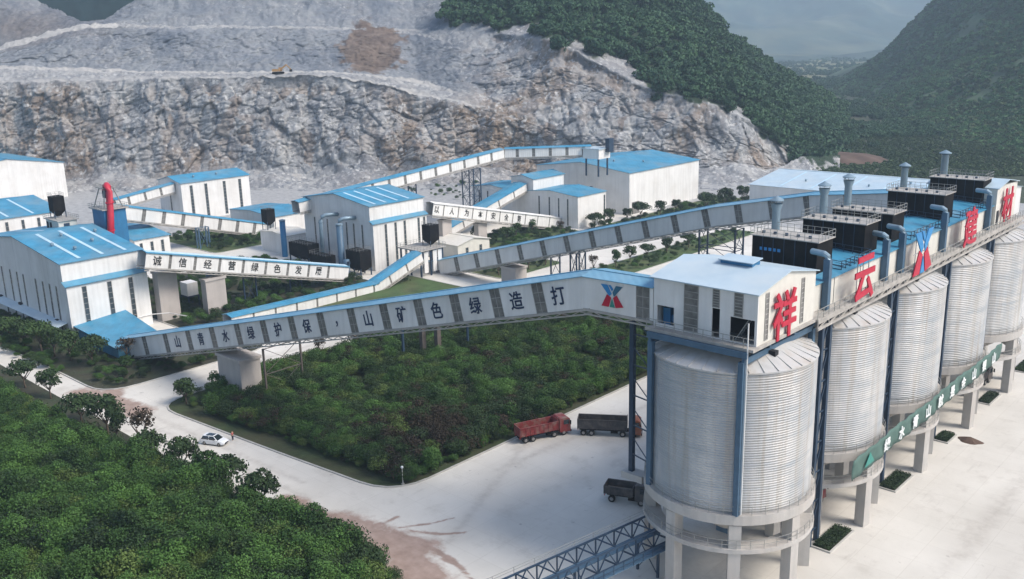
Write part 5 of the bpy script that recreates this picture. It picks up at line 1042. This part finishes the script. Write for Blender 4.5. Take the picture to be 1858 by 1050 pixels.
def hopper(x, y, z, label, s=1.0, frame_z=None):
    t = Thing("black_hopper", label, "hopper", (x, y, frame_z if frame_z is not None else z - 1.5), "black hoppers")
    t.part("bin", MB().box(x - 1.6 * s, x + 1.6 * s, y - 1.6 * s, y + 1.6 * s, z, z + 4.0 * s), BLACK)
    t.part("outlet", MB().add([(x - 1.6 * s, y - 1.6 * s, z), (x + 1.6 * s, y - 1.6 * s, z), (x + 1.6 * s, y + 1.6 * s, z), (x - 1.6 * s, y + 1.6 * s, z), (x - .4, y - .4, z - 1.5), (x + .4, y - .4, z - 1.5), (x + .4, y + .4, z - 1.5), (x - .4, y + .4, z - 1.5)], [(0, 1, 5, 4), (1, 2, 6, 5), (2, 3, 7, 6), (3, 0, 4, 7), (4, 5, 6, 7)]), BLACK)
    lg = MB()
    for a in (-1.5, 1.5):
        for b in (-1.5, 1.5): lg.beam((x + a * s, y + b * s, frame_z if frame_z is not None else z - 1.6), (x + a * s, y + b * s, z + 0.2), 0.18)
    t.part("stand", lg, NAVY); t.part("railing", railing(MB(), [(x - 1.6 * s, y - 1.6 * s, z + 4 * s), (x + 1.6 * s, y - 1.6 * s, z + 4 * s), (x + 1.6 * s, y + 1.6 * s, z + 4 * s), (x - 1.6 * s, y + 1.6 * s, z + 4 * s)], 0.9, 1.0, True, 0.05), STEEL)
t = Thing("roof_cabin", "small white louvred cabin on the nearest building's roof below a black hopper", "cabin", (-200, 2.5, 19))
t.part("wall", MB().box(-204.5, -196.5, 0.2, 5.0, 19.2, 22.2), CREAM); t.part("roof", MB().box(-204.9, -196.1, -0.2, 5.4, 22.22, 22.45), DECK); t.part("railing", railing(MB(), [(-204.9, -0.2, 22.4), (-196.1, -0.2, 22.4), (-196.1, 5.4, 22.4), (-204.9, 5.4, 22.4)], 1.0, 1.2, True), STEEL)
for x in (-203.5, -201.5): t.part("louvre", MB().box(x - 0.6, x + 0.6, 0.12, 0.2, 19.8, 21.6), DARK)
t.part("door", MB().box(-196.5, -196.42, 1.5, 3.0, 19.3, 21.6), NAVY)
hopper(-202.0, 2.6, 24.4, "black hopper standing on the roof cabin left of the blue tower", 0.95, 22.4)
t = Thing("transfer_station", "open steel transfer station with white panels where the galleries meet", "transfer station", (-147, 81.5, 0))
fr_ = MB()
for x in (-151.5, -147.3, -143.0):
    for y in (77.2, 81, 85.6): fr_.box(x - 0.2, x + 0.2, y - 0.2, y + 0.2, -0.2, 7.6)
for y in (77.2, 85.6): fr_.beam((-151.5, y, 4), (-143, y, 4), 0.2); fr_.beam((-151.5, y, 0.2), (-147.3, y, 4), 0.1)
fr_.beam((-151.5, 81, 7.4), (-143, 81, 7.4), 0.2); [fr_.beam((x, 77.2, 7.3), (x, 85.6, 7.3), 0.2) for x in (-151.5, -147.3, -143.0)]
t.part("frame", fr_, NAVY); t.part("deck", MB().box(-152.2, -142.3, 76.6, 86.4, 7.6, 7.9), DECK)
for y in (79.2, 82.6, 84.6): t.part("wall_panel", MB().box(-143.1, -142.95, y - 0.75, y + 0.75, 1.0, 7.2), WHITE)
t.part("railing", railing(MB(), [(-152.2, 76.6, 7.9), (-142.3, 76.6, 7.9), (-142.3, 86.4, 7.9), (-152.2, 86.4, 7.9)], 1.1, 1.2, True), STEEL)
hopper(-146.5, 84.5, 9.6, "black hopper on the open transfer station before the central building", 1.1, 7.9)
hopper(-214, 73.8, 9.4, "black hopper on a blue stand above the small white block", 1.0, 6.5)
def u_duct(x, y, z, label):
    t = Thing("inverted_duct", label, "duct", (x, y, 0), "ducts on the central building"); t.part("pipe", MB().tube([(x, y, 0.0), (x, y, z - 1.6), (x + 0.2, y + 0.3, z - 0.5), (x + 0.9, y + 1.4, z), (x + 1.7, y + 3.0, z), (x + 2.0, y + 5.2, z - 0.2)], 0.62, 12), DUCT, smooth=True)
    t.part("flange", MB().tube([(x, y, z - 2.2), (x, y, z - 2.0)], 0.8, 12).tube([(x, y, 4.0), (x, y, 4.2)], 0.8, 12), DUCT)
u_duct(-178.5, 69.2, 15.6, "left bent duct rising beside the central building's shaded wall"); u_duct(-170.0, 69.2, 15.4, "right bent duct rising beside the central building's shaded wall")
for x, y, z, r, w in ((-165.6, 66.4, 14.5, 0.95, "tall blue stack with pale top at the central building's near corner"), (-199.5, 69.5, 11.6, 0.9, "blue column stack between the small white block and the filter")):
    t = Thing("blue_stack", w, "stack", (x, y, 0), "blue stacks"); t.part("pipe", MB().lathe([(r, -0.1), (r, z), (r * 0.9, z)], 20, (x, y)), BLUETANK if r < .92 else BLUEST, smooth=True); t.part("cap", MB().lathe([(r * 1.1, z), (r * 1.1, z + 0.35), (0.02, z + 0.6)], 20, (x, y)), DUCT)
def filter_unit(x0, x1, y0, y1, h, w):
    t = Thing("bag_filter", w, "filter", ((x0 + x1) / 2, (y0 + y1) / 2, 0), "dark bag filters"); t.part("body", MB().box(x0, x1, y0, y1, 2.4, h), BLACK)
    hp = MB(); n_ = max(1, round((x1 - x0) / 3))
    for k in range(n_):
        a, b = x0 + (x1 - x0) * k / n_, x0 + (x1 - x0) * (k + 1) / n_; m_ = (a + b) / 2; ym = (y0 + y1) / 2
        hp.add([(a, y0, 2.4), (b, y0, 2.4), (b, y1, 2.4), (a, y1, 2.4), (m_, ym, 0.8)], [(0, 1, 4), (1, 2, 4), (2, 3, 4), (3, 0, 4)])
    t.part("hoppers", hp, BLACK); lg = MB(); [lg.box(x - .15, x + .15, y - .15, y + .15, -0.1, 2.5) for x in (x0 + .2, (x0 + x1) / 2, x1 - .2) for y in (y0 + .2, y1 - .2)]; t.part("legs", lg, NAVY)
    t.part("top_rail", railing(MB(), [(x0, y0, h), (x1, y0, h), (x1, y1, h), (x0, y1, h)], 1.0, 1.2, True, 0.05), STEEL)
filter_unit(-192, -182, 66.2, 70.4, 6.4, "wide dark bag filter left of the bent ducts"); filter_unit(-164, -157.5, 66.8, 71.0, 7.4, "tall dark bag filter right of the tall blue stack"); filter_unit(-178, -170, 64.0, 67.5, 4.8, "low dark bag filter under the bent ducts")
for x, y, h, w in ((-160.2, 64.0, 5.4, "pale blue cylinder at the end of the eight-character gallery"), (-166.5, 24.5, 9.8, "left navy cyclone leg beside the pale pier"), (-164.0, 25.5, 9.6, "right navy cyclone leg beside the pale pier")):
    t = Thing("cyclone", w, "cyclone", (x, y, 0), "cyclones"); t.part("barrel", MB().lathe([(0.35, -0.1), (0.45, 0.8), (0.9, 3.2), (0.9, h), (0.02, h + 0.05)], 16, (x, y)), BLUEST if h < 6 else NAVY, smooth=True); t.part("inlet", MB().box(x, x + 1.4, y - 0.3, y + 0.3, h - 1.2, h - 0.4), NAVY)
ms = Thing("machine_skid", "white machinery box on a dark skid under the eight-character gallery", "machine", (-168, 20, 0)); ms.part("cabinet", MB().box(-171, -167.5, 18.5, 21.5, 3.0, 6.4), WHITE); ms.part("frame", MB().box(-171.2, -170.9, 18.4, 18.7, 0, 3).box(-167.6, -167.3, 18.4, 18.7, 0, 3).box(-171.2, -167.3, 18.4, 21.6, 2.7, 3.0).box(-171.2, -170.9, 21.3, 21.6, 0, 3).box(-167.6, -167.3, 21.3, 21.6, 0, 3), NAVY)

# ------------------------------------------------------------------ open truss conveyor in the near corner
tc_ = Thing("truss_conveyor", "open blue lattice belt conveyor running out from under the nearest silo", "conveyor", (-6, -20, 0))
def tp_(s, x, h): return Vector((-5.2 + s * -0.20 + x, -7.0 - s, 4.5 - 0.02 * s + h))
NS, DS = 11, 2.9; sides = []
for x in (-1.6, 1.6):
    m_ = MB(); m_.beam(tp_(0, x, 0), tp_(NS * DS, x, 0), 0.22); m_.beam(tp_(0, x, 2.3), tp_(NS * DS, x, 2.3), 0.2)
    for k in range(NS):
        m_.beam(tp_(k * DS, x, 0), tp_(k * DS, x, 2.3), 0.15); m_.beam(tp_(k * DS, x, 0), tp_((k + 0.5) * DS, x, 2.3), 0.12); m_.beam(tp_((k + 1) * DS, x, 0), tp_((k + 0.5) * DS, x, 2.3), 0.12)
    tc_.part("side_truss", m_, NAVY)
m_ = MB()
for k in range(NS + 1): m_.beam(tp_(k * DS, -1.6, 2.3), tp_(k * DS, 1.6, 2.3), 0.14); m_.beam(tp_(k * DS, -1.6, 0), tp_(k * DS, 1.6, 0), 0.16)
tc_.part("cross_beams", m_, NAVY); tc_.part("belt", MB().beam(tp_(-3, -0.2, 0.7), tp_(NS * DS, -0.2, 0.7), 1.2, 0.12), BLUEST)
tc_.part("walkway", MB().beam(tp_(0, 2.3, 0), tp_(NS * DS, 2.3, 0), 1.3, 0.08), BLUEST); tc_.part("railing", railing(MB(), [tuple(tp_(0, 2.95, 0)), tuple(tp_(NS * DS, 2.95, 0))], 1.1, 1.5, w=0.07), NAVY); tc_.part("hand_rail", railing(MB(), [tuple(tp_(0, -1.9, 2.3)), tuple(tp_(NS * DS, -1.9, 2.3))], 0.7, 2.9, w=0.05), STEEL)
m_ = MB()
for s in (2, 12, 24):
    for x in (-1.5, 1.5): p = tp_(s, x, 0); m_.beam((p.x, p.y, -0.2), p, 0.28)
    a, b = tp_(s, -1.5, 0), tp_(s, 1.5, 0); m_.beam((a.x, a.y, 0.3), b, 0.1); m_.beam((b.x, b.y, 0.3), a, 0.1)
tc_.part("legs", m_, NAVY); ri_ = MB(); [ri_.tube([tp_(k * 1.2, -0.8, 0.58), tp_(k * 1.2, 0.4, 0.58)], 0.09, 6) for k in range(26)]; tc_.part("idlers", ri_, STEEL)

# ------------------------------------------------------------------ planters on the bright yard
for i, (xa, xb, ya, yb, w) in enumerate(((6.7, 9.5, 9.8, 17.2, "nearest dark green planter square beside the silo row"), (6.6, 9.4, 31.6, 38.6, "second planter square from the camera, right of the banner"), (6.8, 9.3, 53.6, 58.0, "third planter square from the camera, next to the dirt heap"), (6.9, 9.3, 75.0, 81.6, "fourth planter square from the camera, by the parked lorry"), (6.9, 9.6, 96.5, 104, "farthest planter square at the frame's right edge"))):
    t = Thing("planter", w, "planter", ((xa + xb) / 2, (ya + yb) / 2, 0), "planter squares on the yard")
    k = 0.22; t.part("kerb", MB().box(xa, xb, ya, ya + k, -0.05, 0.2).box(xa, xb, yb - k, yb, -0.05, 0.2).box(xa, xa + k, ya + k, yb - k, -0.05, 0.2).box(xb - k, xb, ya + k, yb - k, -0.05, 0.2), KERB); t.part("soil", MB().box(xa + k, xb - k, ya + k, yb - k, -0.05, 0.14), BED)
    g = np.random.RandomState(i); n_ = 2600; p = np.stack([xa + .3 + (xb - xa - .6) * g.rand(n_), ya + .3 + (yb - ya - .6) * g.rand(n_), 0.15 + 0.45 * g.rand(n_)], 1); d = g.normal(size=(n_, 3)); d[:, 2] += 1; d /= np.linalg.norm(d, axis=1)[:, None]; q = np.cross(d, g.normal(size=(n_, 3))); q /= np.linalg.norm(q, axis=1)[:, None]; r2 = np.cross(d, q); s = 0.12
    v = np.stack([p - q * s, p - r2 * s * .6, p + q * s, p + r2 * s * .6], 1).reshape(-1, 3) - np.array(t.o); fo_ = link("foliage", np_mesh("foliage", v, np.arange(n_ * 4).reshape(-1, 4), LEAFD, False), t.root); fo_["kind"] = "stuff"
dh = MB(); pr = []
for i in range(9):
    for k in range(14): r_ = i / 8; a = k / 14 * 6.283; pr.append((11.6 + 1.9 * r_ * math.cos(a) * (1 + .2 * math.sin(3 * a)), 57.0 + 1.3 * r_ * math.sin(a), 0.75 * (1 - r_) ** 0.8 + 0.02 * math.sin(5 * a)))
dh.add(pr, [(i * 14 + k, i * 14 + (k + 1) % 14, (i + 1) * 14 + (k + 1) % 14, (i + 1) * 14 + k) for i in range(8) for k in range(14)]); whole("dirt_heap", dh, SOILM, (11.6, 57, 0), "small brown dirt heap on the bright yard beside the third planter", "dirt heap")

# ------------------------------------------------------------------ vehicles (built at the origin, nose along +X, then parked)
def wheel(T, x, y, r, w, parent=None):
    o = T.part("wheel", MB().tube([(x, y - w / 2, r), (x, y - w / 2 + 0.04, r), (x, y + w / 2 - 0.04, r), (x, y + w / 2, r)], [r * 0.93, r, r, r * 0.93], 18), TYRE, parent)
    s = 1 if y > 0 else -1; T.part("rim", MB().tube([(x, y + s * (w / 2 - 0.02), r), (x, y + s * (w / 2 + 0.03), r)], [r * 0.55, r * 0.5], 14), RIM, o)
def loft(sections):
    """sections: (x, half width low, half width high, z low, z high) -> closed hull with softened corners"""
    mb = MB(); rings = []
    for x, wl, wh, zl, zh in sections:
        zm = zl + (zh - zl) * 0.5; rings.append([(x, -wl, zl), (x, wl, zl), (x, max(wl, wh), zm), (x, wh, zh - 0.06), (x, wh - 0.1, zh), (x, -wh + 0.1, zh), (x, -wh, zh - 0.06), (x, -max(wl, wh), zm)])
    n_ = 8; vs = [p for r_ in rings for p in r_]; fs = [tuple(range(n_)), tuple((len(rings) - 1) * n_ + k for k in range(n_))[::-1]]
    for i in range(len(rings) - 1):
        for k in range(n_): fs.append((i * n_ + (k + 1) % n_, i * n_ + k, (i + 1) * n_ + k, (i + 1) * n_ + (k + 1) % n_))
    return mb.add(vs, fs)
def dump_truck(label, x, y, rot, cabm, bedm, L=9.2, axles=4, bedh=1.55, floorm=None, small=False, tilt=0.0):
    T = Thing("dump_truck", label, "truck", (0, 0, 0), "dump trucks"); f = L / 2; cl = 2.1; w = 1.25
    T.part("chassis", MB().box(-f + 0.2, f - 0.3, -0.45, 0.45, 0.7, 1.05), BLACK)
    cab = T.part("cab", loft([(f - cl, w, w, 0.75, 3.0), (f - cl + 0.2, w, w, 0.65, 3.15), (f - 0.55, w, w * 0.97, 0.6, 3.15), (f - 0.15, w, w * 0.96, 0.55, 2.85), (f, w * 0.98, w * 0.95, 0.55, 1.9)]), cabm)
    T.part("windscreen", MB().add([(f - 0.02, -1.08, 1.95), (f - 0.02, 1.08, 1.95), (f - 0.2, 1.05, 2.75), (f - 0.2, -1.05, 2.75), (f + 0.02, -1.08, 1.93), (f + 0.02, 1.08, 1.93), (f - 0.12, 1.05, 2.78), (f - 0.12, -1.05, 2.78)], [(0, 1, 2, 3)[::-1], (4, 5, 6, 7), (0, 1, 5, 4), (1, 2, 6, 5), (2, 3, 7, 6), (3, 0, 4, 7)]), CARG, cab)
    for s in (-1, 1):
        ya, yb = sorted((s * (w + 0.0), s * (w + 0.025))); T.part("side_window", MB().box(f - 1.35, f - 0.35, ya, yb, 1.95, 2.75), CARG, cab)
        T.part("mirror", MB().box(f - 0.25, f - 0.1, min(s * 1.35, s * 1.6), max(s * 1.35, s * 1.6), 1.9, 2.6).beam((f - 0.2, s * 1.2, 2.6), (f - 0.2, s * 1.5, 2.6), 0.05), BLACK, cab)
        T.part("headlight", MB().box(f - 0.02, f + 0.05, min(s * 0.75, s * 1.12), max(s * 0.75, s * 1.12), 0.85, 1.05), LAMPG, cab)
        T.part("tail_light", MB().box(-f - 0.02, -f + 0.06, min(s * 0.7, s * 1.1), max(s * 0.7, s * 1.1), 0.85, 1.05), TAILR)
        T.part("mudguard", MB().box(f - 1.9, f - 0.7, min(s * 0.95, s * 1.24), max(s * 0.95, s * 1.24), 1.05, 1.15), BLACK)
    T.part("bumper", MB().box(f - 0.05, f + 0.14, -1.22, 1.22, 0.45, 0.8), BLACK, cab)
    b0, b1, z0, z1 = -f, f - cl - 0.25, 1.25, 1.25 + bedh; bw = 1.24; t = 0.09
    bed = T.part("dump_bed", MB().box(b0, b1, -bw, -bw + t, z0, z1).box(b0, b1, bw - t, bw, z0, z1).box(b1 - t, b1, -bw + t, bw - t, z0, z1 + 0.25).box(b0, b1, -bw + t, bw - t, z0, z0 + 0.1), bedm)
    T.part("tailgate", MB().box(b0 - 0.08, b0, -bw, bw, z0 - 0.05, z1), bedm, bed)
    T.part("load_dust", MB().box(b0 + 0.05, b1 - t - 0.02, -bw + t + 0.01, bw - t - 0.01, z0 + 0.1, z0 + 0.16), floorm or LOADM, bed)
    nr = 9
    for k in range(nr):
        xx = b0 + 0.15 + (b1 - b0 - 0.3) * k / (nr - 1)
        for s in (-1, 1): ya, yb = sorted((s * bw, s * (bw + 0.06))); T.part("rib", MB().box(xx - 0.06, xx + 0.06, ya, yb, z0, z1 - 0.1), bedm, bed)
    for s in (-1, 1): ya, yb = sorted((s * (bw - 0.02), s * (bw + 0.08))); T.part("top_rail", MB().box(b0, b1, ya, yb, z1 - 0.1, z1 + 0.02), bedm, bed)
    ax = ([f - 1.3, f - 3.1, -f + 2.3, -f + 0.95] if axles == 4 else [f - 1.2, -f + 1.1])
    for a in ax:
        for s in (-1, 1): wheel(T, a, s * 1.05, 0.52, 0.36)
    T.part("fuel_tank", MB().tube([(0.2, -0.85, 0.8), (1.4, -0.85, 0.8)], 0.3, 10), BLACK)
    T.root.location = (x, y, 0); T.root.rotation_euler.z = R(rot); return T
dump_truck("dusty red dump truck with empty bed parked along the island kerb", -43.0, 14.4, 68, TRUCKR, TRUCKR, 9.4)
dump_truck("long dark grey dump truck with rust-orange cab standing across the yard", -35.0, 22.4, 33, TRUCKO, TRUCKG, 10.6, bedh=1.7)
dump_truck("short black tipper backing beneath the nearest silo's left side", -18.6, 5.0, 22, TRUCKG, TRUCKG, 6.6, axles=2, bedh=1.2)
dump_truck("dark lorry waiting beneath the farthest silo by the fourth planter", 4.2, 84.0, 85, TRUCKG, TRUCKG, 8.6)
dump_truck("red lorry half hidden between the columns of the second silo", 1.5, 19.0, 90, TRUCKR, TRUCKG, 8.4)
# white car
Tc = Thing("car", "white estate car with dark glass roof driving on the road by the island", "car", (0, 0, 0))
body = Tc.part("body", loft([(-2.35, 0.78, 0.80, 0.45, 0.95), (-2.2, 0.9, 0.88, 0.32, 1.02), (-1.2, 0.93, 0.9, 0.28, 1.02), (0.3, 0.94, 0.9, 0.28, 1.0), (1.2, 0.93, 0.88, 0.28, 0.98), (1.9, 0.9, 0.82, 0.3, 0.88), (2.28, 0.8, 0.72, 0.4, 0.74), (2.36, 0.7, 0.66, 0.45, 0.66)]), CARW)
Tc.part("cabin", loft([(-2.15, 0.84, 0.74, 0.95, 1.15), (-1.85, 0.86, 0.68, 0.95, 1.52), (-1.0, 0.86, 0.68, 0.95, 1.62), (0.2, 0.86, 0.66, 0.95, 1.60), (0.5, 0.86, 0.66, 0.95, 1.52), (1.15, 0.84, 0.78, 0.93, 1.02)]), CARG, body)
Tc.part("roof", MB().slab([(-1.85, -0.69, 1.60), (0.35, -0.67, 1.63), (0.35, 0.67, 1.63), (-1.85, 0.69, 1.60)], 0.06), CARW, body)
Tc.part("glass_roof", MB().slab([(-1.3, -0.5, 1.645), (0.15, -0.5, 1.66), (0.15, 0.5, 1.66), (-1.3, 0.5, 1.645)], 0.02), CARG, body)
for s in (-1, 1):
    for xa, za, xb, zb in ((0.42, 1.56, 1.12, 1.0), (-0.55, 1.62, -0.5, 1.0), (-1.8, 1.56, -2.12, 1.0)): Tc.part("pillar", MB().beam((xa, s * 0.68, za), (xb, s * 0.87, zb), 0.09), CARW, body)
    Tc.part("headlight", MB().box(2.12, 2.3, min(s * 0.5, s * 0.76), max(s * 0.5, s * 0.76), 0.6, 0.74), LAMPG, body); Tc.part("tail_light", MB().box(-2.38, -2.3, min(s * 0.45, s * 0.78), max(s * 0.45, s * 0.78), 0.75, 0.92), TAILR, body)
    Tc.part("mirror", MB().box(0.75, 0.95, min(s * 0.9, s * 1.08), max(s * 0.9, s * 1.08), 0.98, 1.12), CARW, body)
    for x in (-1.42, 1.42): wheel(Tc, x, s * 0.82, 0.34, 0.24)
Tc.part("grille", MB().box(2.34, 2.4, -0.5, 0.5, 0.42, 0.62), BLACK, body)
Tc.root.location = (-83.8, -23.0, 0); Tc.root.rotation_euler.z = R(24)
# person beside the car
def skin_fig(name, pts, edges, m, parent, loc_off=(0, 0, 0)):
    me = bpy.data.meshes.new(name); me.from_pydata([p[:3] for p in pts], edges, []); me.materials.append(m); o = link(name, me, parent)
    md2 = o.modifiers.new("skin", 'SKIN'); md2.use_smooth_shade = True
    for i, p in enumerate(pts): me.skin_vertices[0].data[i].radius = (p[3], p[4] if len(p) > 4 else p[3]); me.skin_vertices[0].data[i].use_root = (i == 0)
    o.modifiers.new("smooth", 'SUBSURF').levels = 1; o.modifiers["smooth"].render_levels = 1; return o
pr_ = link("person", None, None, (-82.6, -20.3, 0)); tag(pr_, "person in a red top and dark trousers standing behind the white car's bonnet", "person"); pr_.rotation_euler.z = R(200)
skin_fig("body", [(0, 0, 0.95, 0.13, 0.1), (0, 0, 1.2, 0.12, 0.09), (0, 0, 1.42, 0.13, 0.09), (0, 0, 1.52, 0.055), (0.01, 0, 1.60, 0.075, 0.085), (0.01, 0, 1.70, 0.085, 0.09), (0.0, 0, 1.76, 0.05),
                  (0.02, 0.19, 1.40, 0.06), (0.03, 0.24, 1.14, 0.045), (0.10, 0.23, 0.92, 0.035), (0.14, 0.22, 0.84, 0.03), (0.02, -0.19, 1.40, 0.06), (0.03, -0.24, 1.14, 0.045), (0.10, -0.23, 0.92, 0.035), (0.14, -0.22, 0.84, 0.03),
                  (0, 0.1, 0.88, 0.095), (0.02, 0.11, 0.48, 0.06), (0, 0.11, 0.09, 0.045), (0.14, 0.12, 0.04, 0.04), (0, -0.1, 0.88, 0.095), (0.02, -0.11, 0.48, 0.06), (0, -0.11, 0.09, 0.045), (0.14, -0.12, 0.04, 0.04)],
         [(0, 1), (1, 2), (2, 3), (3, 4), (4, 5), (5, 6), (2, 7), (7, 8), (8, 9), (9, 10), (2, 11), (11, 12), (12, 13), (13, 14), (0, 15), (15, 16), (16, 17), (17, 18), (0, 19), (19, 20), (20, 21), (21, 22)], SKIN, pr_)
skin_fig("shirt", [(0, 0, 1.0, 0.155, 0.12), (0, 0, 1.22, 0.145, 0.11), (0, 0, 1.43, 0.15, 0.11), (0.02, 0.2, 1.41, 0.08), (0.03, 0.24, 1.2, 0.065), (0.02, -0.2, 1.41, 0.08), (0.03, -0.24, 1.2, 0.065)], [(0, 1), (1, 2), (2, 3), (3, 4), (2, 5), (5, 6)], SHIRT, pr_)
skin_fig("trousers", [(0, 0, 0.98, 0.15, 0.12), (0, 0.1, 0.86, 0.115), (0.02, 0.11, 0.48, 0.08), (0, 0.11, 0.1, 0.065), (0, -0.1, 0.86, 0.115), (0.02, -0.11, 0.48, 0.08), (0, -0.11, 0.1, 0.065)], [(0, 1), (1, 2), (2, 3), (0, 4), (4, 5), (5, 6)], TROUS, pr_)
skin_fig("hair", [(-0.03, 0, 1.68, 0.085), (-0.02, 0, 1.76, 0.09), (0.02, 0, 1.80, 0.05)], [(0, 1), (1, 2)], HAIR, pr_)
# lamp post on the island corner
lp = Thing("lamp_post", "thin white lamp post with ball lamp on the island's rounded corner", "lamp", (-47.6, -12.6, 0.1)); lp.part("pole", MB().tube([(-47.6, -12.6, 0.0), (-47.6, -12.6, 2.7)], [0.07, 0.045], 8), WHITE); lp.part("lamp_globe", MB().lathe([(0.01, 2.65), (0.16, 2.72), (0.22, 2.88), (0.16, 3.04), (0.01, 3.1)], 12, (-47.6, -12.6)), BANTX, smooth=True); lp.part("base", MB().box(-47.8, -47.4, -12.8, -12.4, 0.0, 0.25), KERB)
# excavator on the quarry bench
ep = toG(np.array(spot(505, 133, 512))); ex = Thing("excavator", "tan excavator on the middle bench of the quarry", "excavator", (0, 0, 0))
for s in (-1, 1): ex.part("track", MB().tube([(-2.2, s * 1.2 - 0.3, 0.5), (-2.2, s * 1.2 + 0.3, 0.5)], 0.5, 12).tube([(2.2, s * 1.2 - 0.3, 0.5), (2.2, s * 1.2 + 0.3, 0.5)], 0.5, 12).box(-2.2, 2.2, s * 1.2 - 0.3, s * 1.2 + 0.3, 0.0, 1.0), BLACK)
ex.part("house", MB().box(-2.6, 1.0, -1.4, 1.4, 1.15, 2.3), EXCAV); ex.part("cab", MB().box(0.2, 1.8, 0.3, 1.4, 1.2, 3.0), EXCAV); ex.part("cab_glass", MB().box(1.8, 1.84, 0.4, 1.3, 1.9, 2.9).box(0.4, 1.6, 1.4, 1.43, 1.9, 2.8), CARG)
ex.part("boom", MB().beam((1.0, -0.3, 1.8), (4.2, -0.3, 4.2), 0.5, 0.7), EXCAV); ex.part("arm", MB().beam((4.1, -0.3, 4.3), (6.3, -0.3, 2.0), 0.4, 0.5), EXCAV); ex.part("bucket", MB().box(5.7, 6.8, -0.9, 0.3, 0.9, 2.0), BLACK)
ex.root.location = (ep[0], ep[1], ep[2] - 0.2); ex.root.rotation_euler.z = R(43); ex.root.scale = (1.1, 1.1, 1.1)
# posts standing on the island behind the long gallery
for x, y, h, r_, w, m in ((-89.8, 24.3, 9.0, 0.22, "slim navy post on the island behind the gallery, left of the brown pair", NAVY), (-87.8, 28.0, 9.2, 0.5, "left thick brown column of the pair behind the gallery", BROWN), (-84.9, 29.6, 9.2, 0.5, "right thick brown column of the pair behind the gallery", BROWN), (-84.4, 37.8, 9.4, 0.2, "slim dark post on the island behind the gallery, right of the brown pair", NAVY)):
    t = Thing("island_post", w, "post", (x, y, 0.1), "posts on the island"); t.part("shaft", MB().box(x - r_, x + r_, y - r_, y + r_, 0, h), m); t.part("foot", MB().box(x - r_ - 0.4, x + r_ + 0.4, y - r_ - 0.4, y + r_ + 0.4, 0, 0.5), PIER)

# ------------------------------------------------------------------ haze: one closed box of even air
hb = MB().box(-7200, 4200, -1700, 8700, -4, 660); hm = bpy.data.materials.new("valley_air"); hm.use_nodes = True; hn = hm.node_tree.nodes; hn.clear()
ho = hn.new("ShaderNodeOutputMaterial"); hv = hn.new("ShaderNodeVolumePrincipled"); hv.inputs["Color"].default_value = (0.58, 0.74, 0.90, 1); hv.inputs["Density"].default_value = 0.00019; hv.inputs["Anisotropy"].default_value = 0.1
hm.node_tree.links.new(hv.outputs[0], ho.inputs["Volume"]); hz = link("haze", hb.mesh("haze", hm)); hz["kind"] = "stuff"
